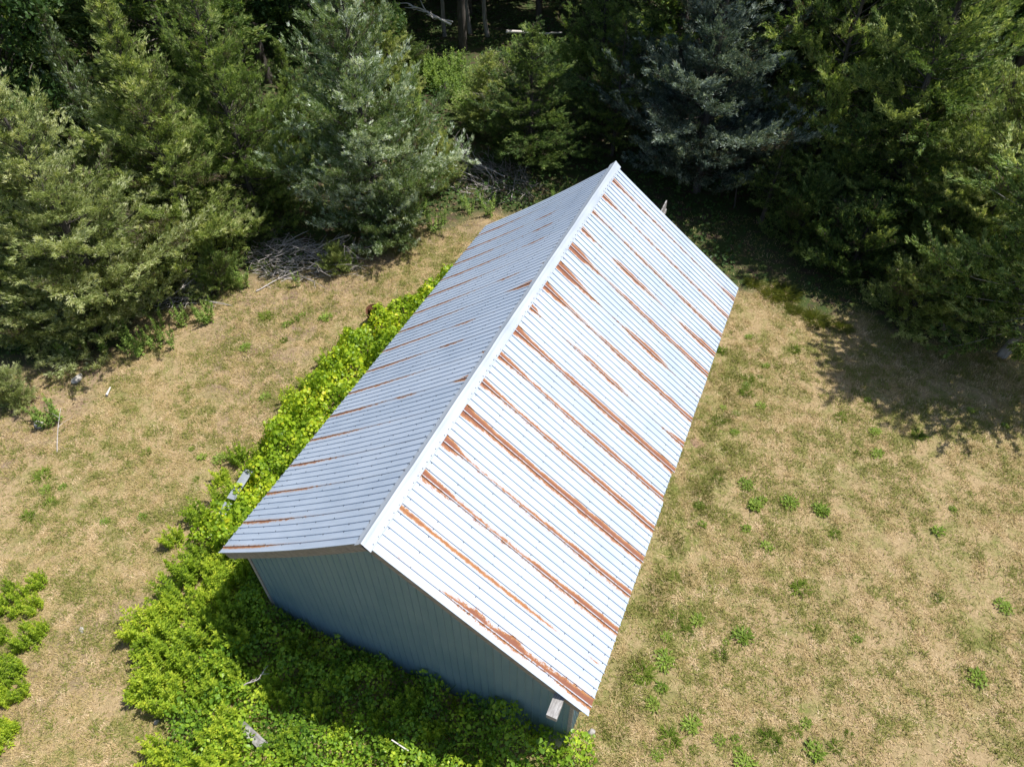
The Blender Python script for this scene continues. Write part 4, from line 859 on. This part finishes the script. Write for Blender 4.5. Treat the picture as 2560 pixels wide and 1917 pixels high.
for i, (a, b) in enumerate((((1112, 92), (1118, -90)), ((1172, 85), (1176, -80)), ((1215, 92), (1222, -110)), ((655, 120), (640, -60)), ((765, 130), (752, -40)))):   # bare trunks inside the wood
    x, y = G(*a); s = Soup(); H = 7.5; zz = np.linspace(-.1, H, 8); rg = np.random.default_rng(200+i)
    s.tube(np.stack([rg.normal(0, .05, 8), rg.normal(0, .05, 8), zz], 1), np.linspace(.17, .06, 8), 7, .5); e = empty('dead_tree', (x, y, 0)); obj('trunk', s.mesh('trunk', M['bark_pale'], True), e)
    for k in range(5):
        s = Soup(); z = rg.uniform(2, 7); az = rg.uniform(0, 6.28); t = np.linspace(0, 1, 5)[:, None]; s.tube(np.array([0, 0, z])+t*np.array([math.cos(az), math.sin(az), .1])*rg.uniform(.6, 1.6), np.linspace(.03, .01, 5), 4, .5); obj('dead_limb', s.mesh('dead_limb', M['deadwood']), e)
    tag(e, 'bare grey trunk inside the dark wood, %s from the left along the top' % ('third', 'fourth', 'fifth', 'first', 'second')[i], 'tree', 'bare trunks in the wood')
def rock(px, py, sx, sy, sz, seed, label, mat='stone', z=0.):
    import bmesh
    x, y = G(px, py); bm = bmesh.new(); bmesh.ops.create_icosphere(bm, subdivisions=3, radius=1); rg = np.random.default_rng(seed); q = rg.normal(0, 1, (7, 3)); q /= np.linalg.norm(q, axis=1)[:, None]; dd = rg.uniform(.62, .9, 7)
    for v in bm.verts:
        c = np.array(v.co)
        for n_, d_ in zip(q, dd):
            e = c@n_-d_
            if e > 0: c = c-n_*e*.9
        v.co = c*[sx, sy, sz]
    me = bpy.data.meshes.new('stone'); bm.to_mesh(me); bm.free(); me.materials.append(M[mat]); me.polygons.foreach_set('use_smooth', [True]*len(me.polygons)); o = obj('stone', me); o.location = (x, y, z+sz*.25); o.rotation_euler = (0, 0, seed)
    return tag(o, label, 'stone')
rock(1222, 222, .55, .4, .35, 3, 'tan boulder in the sunlit gap among the cedars')
rock(1115, 222, .5, .35, .25, 4, 'flat grey stone left of the tan boulder')
rock(193, 948, .28, .18, .12, 5, 'grey stone at the shade edge under the olive cedar')
rock(100, 1062, .2, .17, .15, 6, 'grey stone beneath the weeds at the left edge')
rock(1478, 1830, .11, .09, .08, 7, 'small white stone by the near right corner of the shed')
rock(392, 1805, .08, .07, .06, 8, 'small pale stone beside the goldenrod near the bottom left')
rock(205, 1575, .12, .07, .05, 9, 'pale flat stone on the dry lawn at lower left')
rock(1382, 1850, .34, .22, .25, 10, 'grey concrete chunk half hidden in the brambles at lower right')
rock(1745, 1112, .36, .24, .045, 12, 'low mound of reddish dug soil beside the right eave', 'soil')
def board(px, py, L, w_, t, rz, z, mat, label, tilt=(0, 0), cat='board', name='old_board'):
    x, y = G(px, py, z); o = MB().box(-L/2, L/2, -w_/2, w_/2, -t/2, t/2).build(name, M[mat]); o.location = (x, y, z); o.rotation_euler = (tilt[0], tilt[1], rz)
    b = o.modifiers.new('edge', 'BEVEL'); b.width = min(.01, t*.2); b.segments = 2
    return tag(o, label, cat)
def sheet(a, b, w_, z, label, tilt):
    A = G(*a, z); B = G(*b, z); L = math.hypot(A[0]-B[0], A[1]-B[1]); o = board(0, 0, L, w_, .025, math.atan2(B[1]-A[1], B[0]-A[0]), z, 'greysheet', label, tilt, 'metal sheet', 'metal_sheet')
    o.location = ((A[0]+B[0])/2, (A[1]+B[1])/2, z); return o
sheet((578, 1250), (622, 1172), .26, .85, 'upper grey metal sheet leaning in the vines by the left eave', (.2, .08))
sheet((545, 1300), (572, 1258), .24, .85, 'lower grey metal sheet poking from the vines by the left eave', (.2, -.1))
board(628, 1836, 1.0, .24, .14, -.2, .25, 'wood', 'dark weathered timber lying in the grass near the bottom edge', (.05, .1), 'timber', 'old_timber')
board(1000, 1862, .5, .03, .03, -.1, .75, 'whitewood', 'thin white batten among the sunlit brambles at the bottom', (.1, .05), 'batten', 'old_batten')

# rusty open barrel half buried in the vines
def barrel(px, py):
    x, y = G(px, py, .4); e = empty('rusty_barrel', (x, y, .0)); e.rotation_euler = (R_(24), R_(14), 0)
    n = 28; th_ = np.arange(n)*2*math.pi/n
    pr = [(.275, 0), (.285, .02), (.285, .27), (.297, .285), (.297, .30), (.285, .315), (.285, .57), (.297, .585), (.297, .60), (.285, .615), (.285, .85)]
    inn = [(.278, .85), (.278, .02), (0.001, .015)]
    def lathe(p):
        V = [(r*math.cos(t), r*math.sin(t), z) for r, z in p for t in th_]; F = [(i*n+j, i*n+(j+1) % n, (i+1)*n+(j+1) % n, (i+1)*n+j) for i in range(len(p)-1) for j in range(n)]
        return MB().add(V, F)
    lathe(pr+inn).build('drum_shell', M['rust'], e, True)
    rp = [(.285+.012*math.cos(a), .852+.012*math.sin(a)) for a in np.linspace(0, 6.283, 8)]
    lathe(rp).build('rolled_rim', M['rust'], e, True)
    return tag(e, 'rusty brown open-topped barrel tilted among the vines on the left', 'barrel')
barrel(937, 778)

# labels of look-alikes: tell them apart by their order across the picture
ONES = ORD; TENS = {20: 'twenty', 30: 'thirty', 40: 'forty', 50: 'fifty', 60: 'sixty', 70: 'seventy', 80: 'eighty'}; TENTH = {20: 'twentieth', 30: 'thirtieth', 40: 'fortieth', 50: 'fiftieth', 60: 'sixtieth', 70: 'seventieth', 80: 'eightieth'}
def ordinal(n): return ONES[n] if n <= 20 else (TENTH[n] if n % 10 == 0 else TENS[n//10*10]+'-'+ONES[n % 10])
bpy.context.view_layer.update(); by = {}
for o in COL.objects:
    if o.parent is None and 'label' in o: by.setdefault(o['label'], []).append(o)
for lb, os_ in by.items():
    if len(os_) < 2: continue
    os_.sort(key=lambda o: to_px(tuple(o.matrix_world.translation))[0])
    for i, o in enumerate(os_): o['label'] = '%s, %s from the left' % (lb, ordinal(i+1))
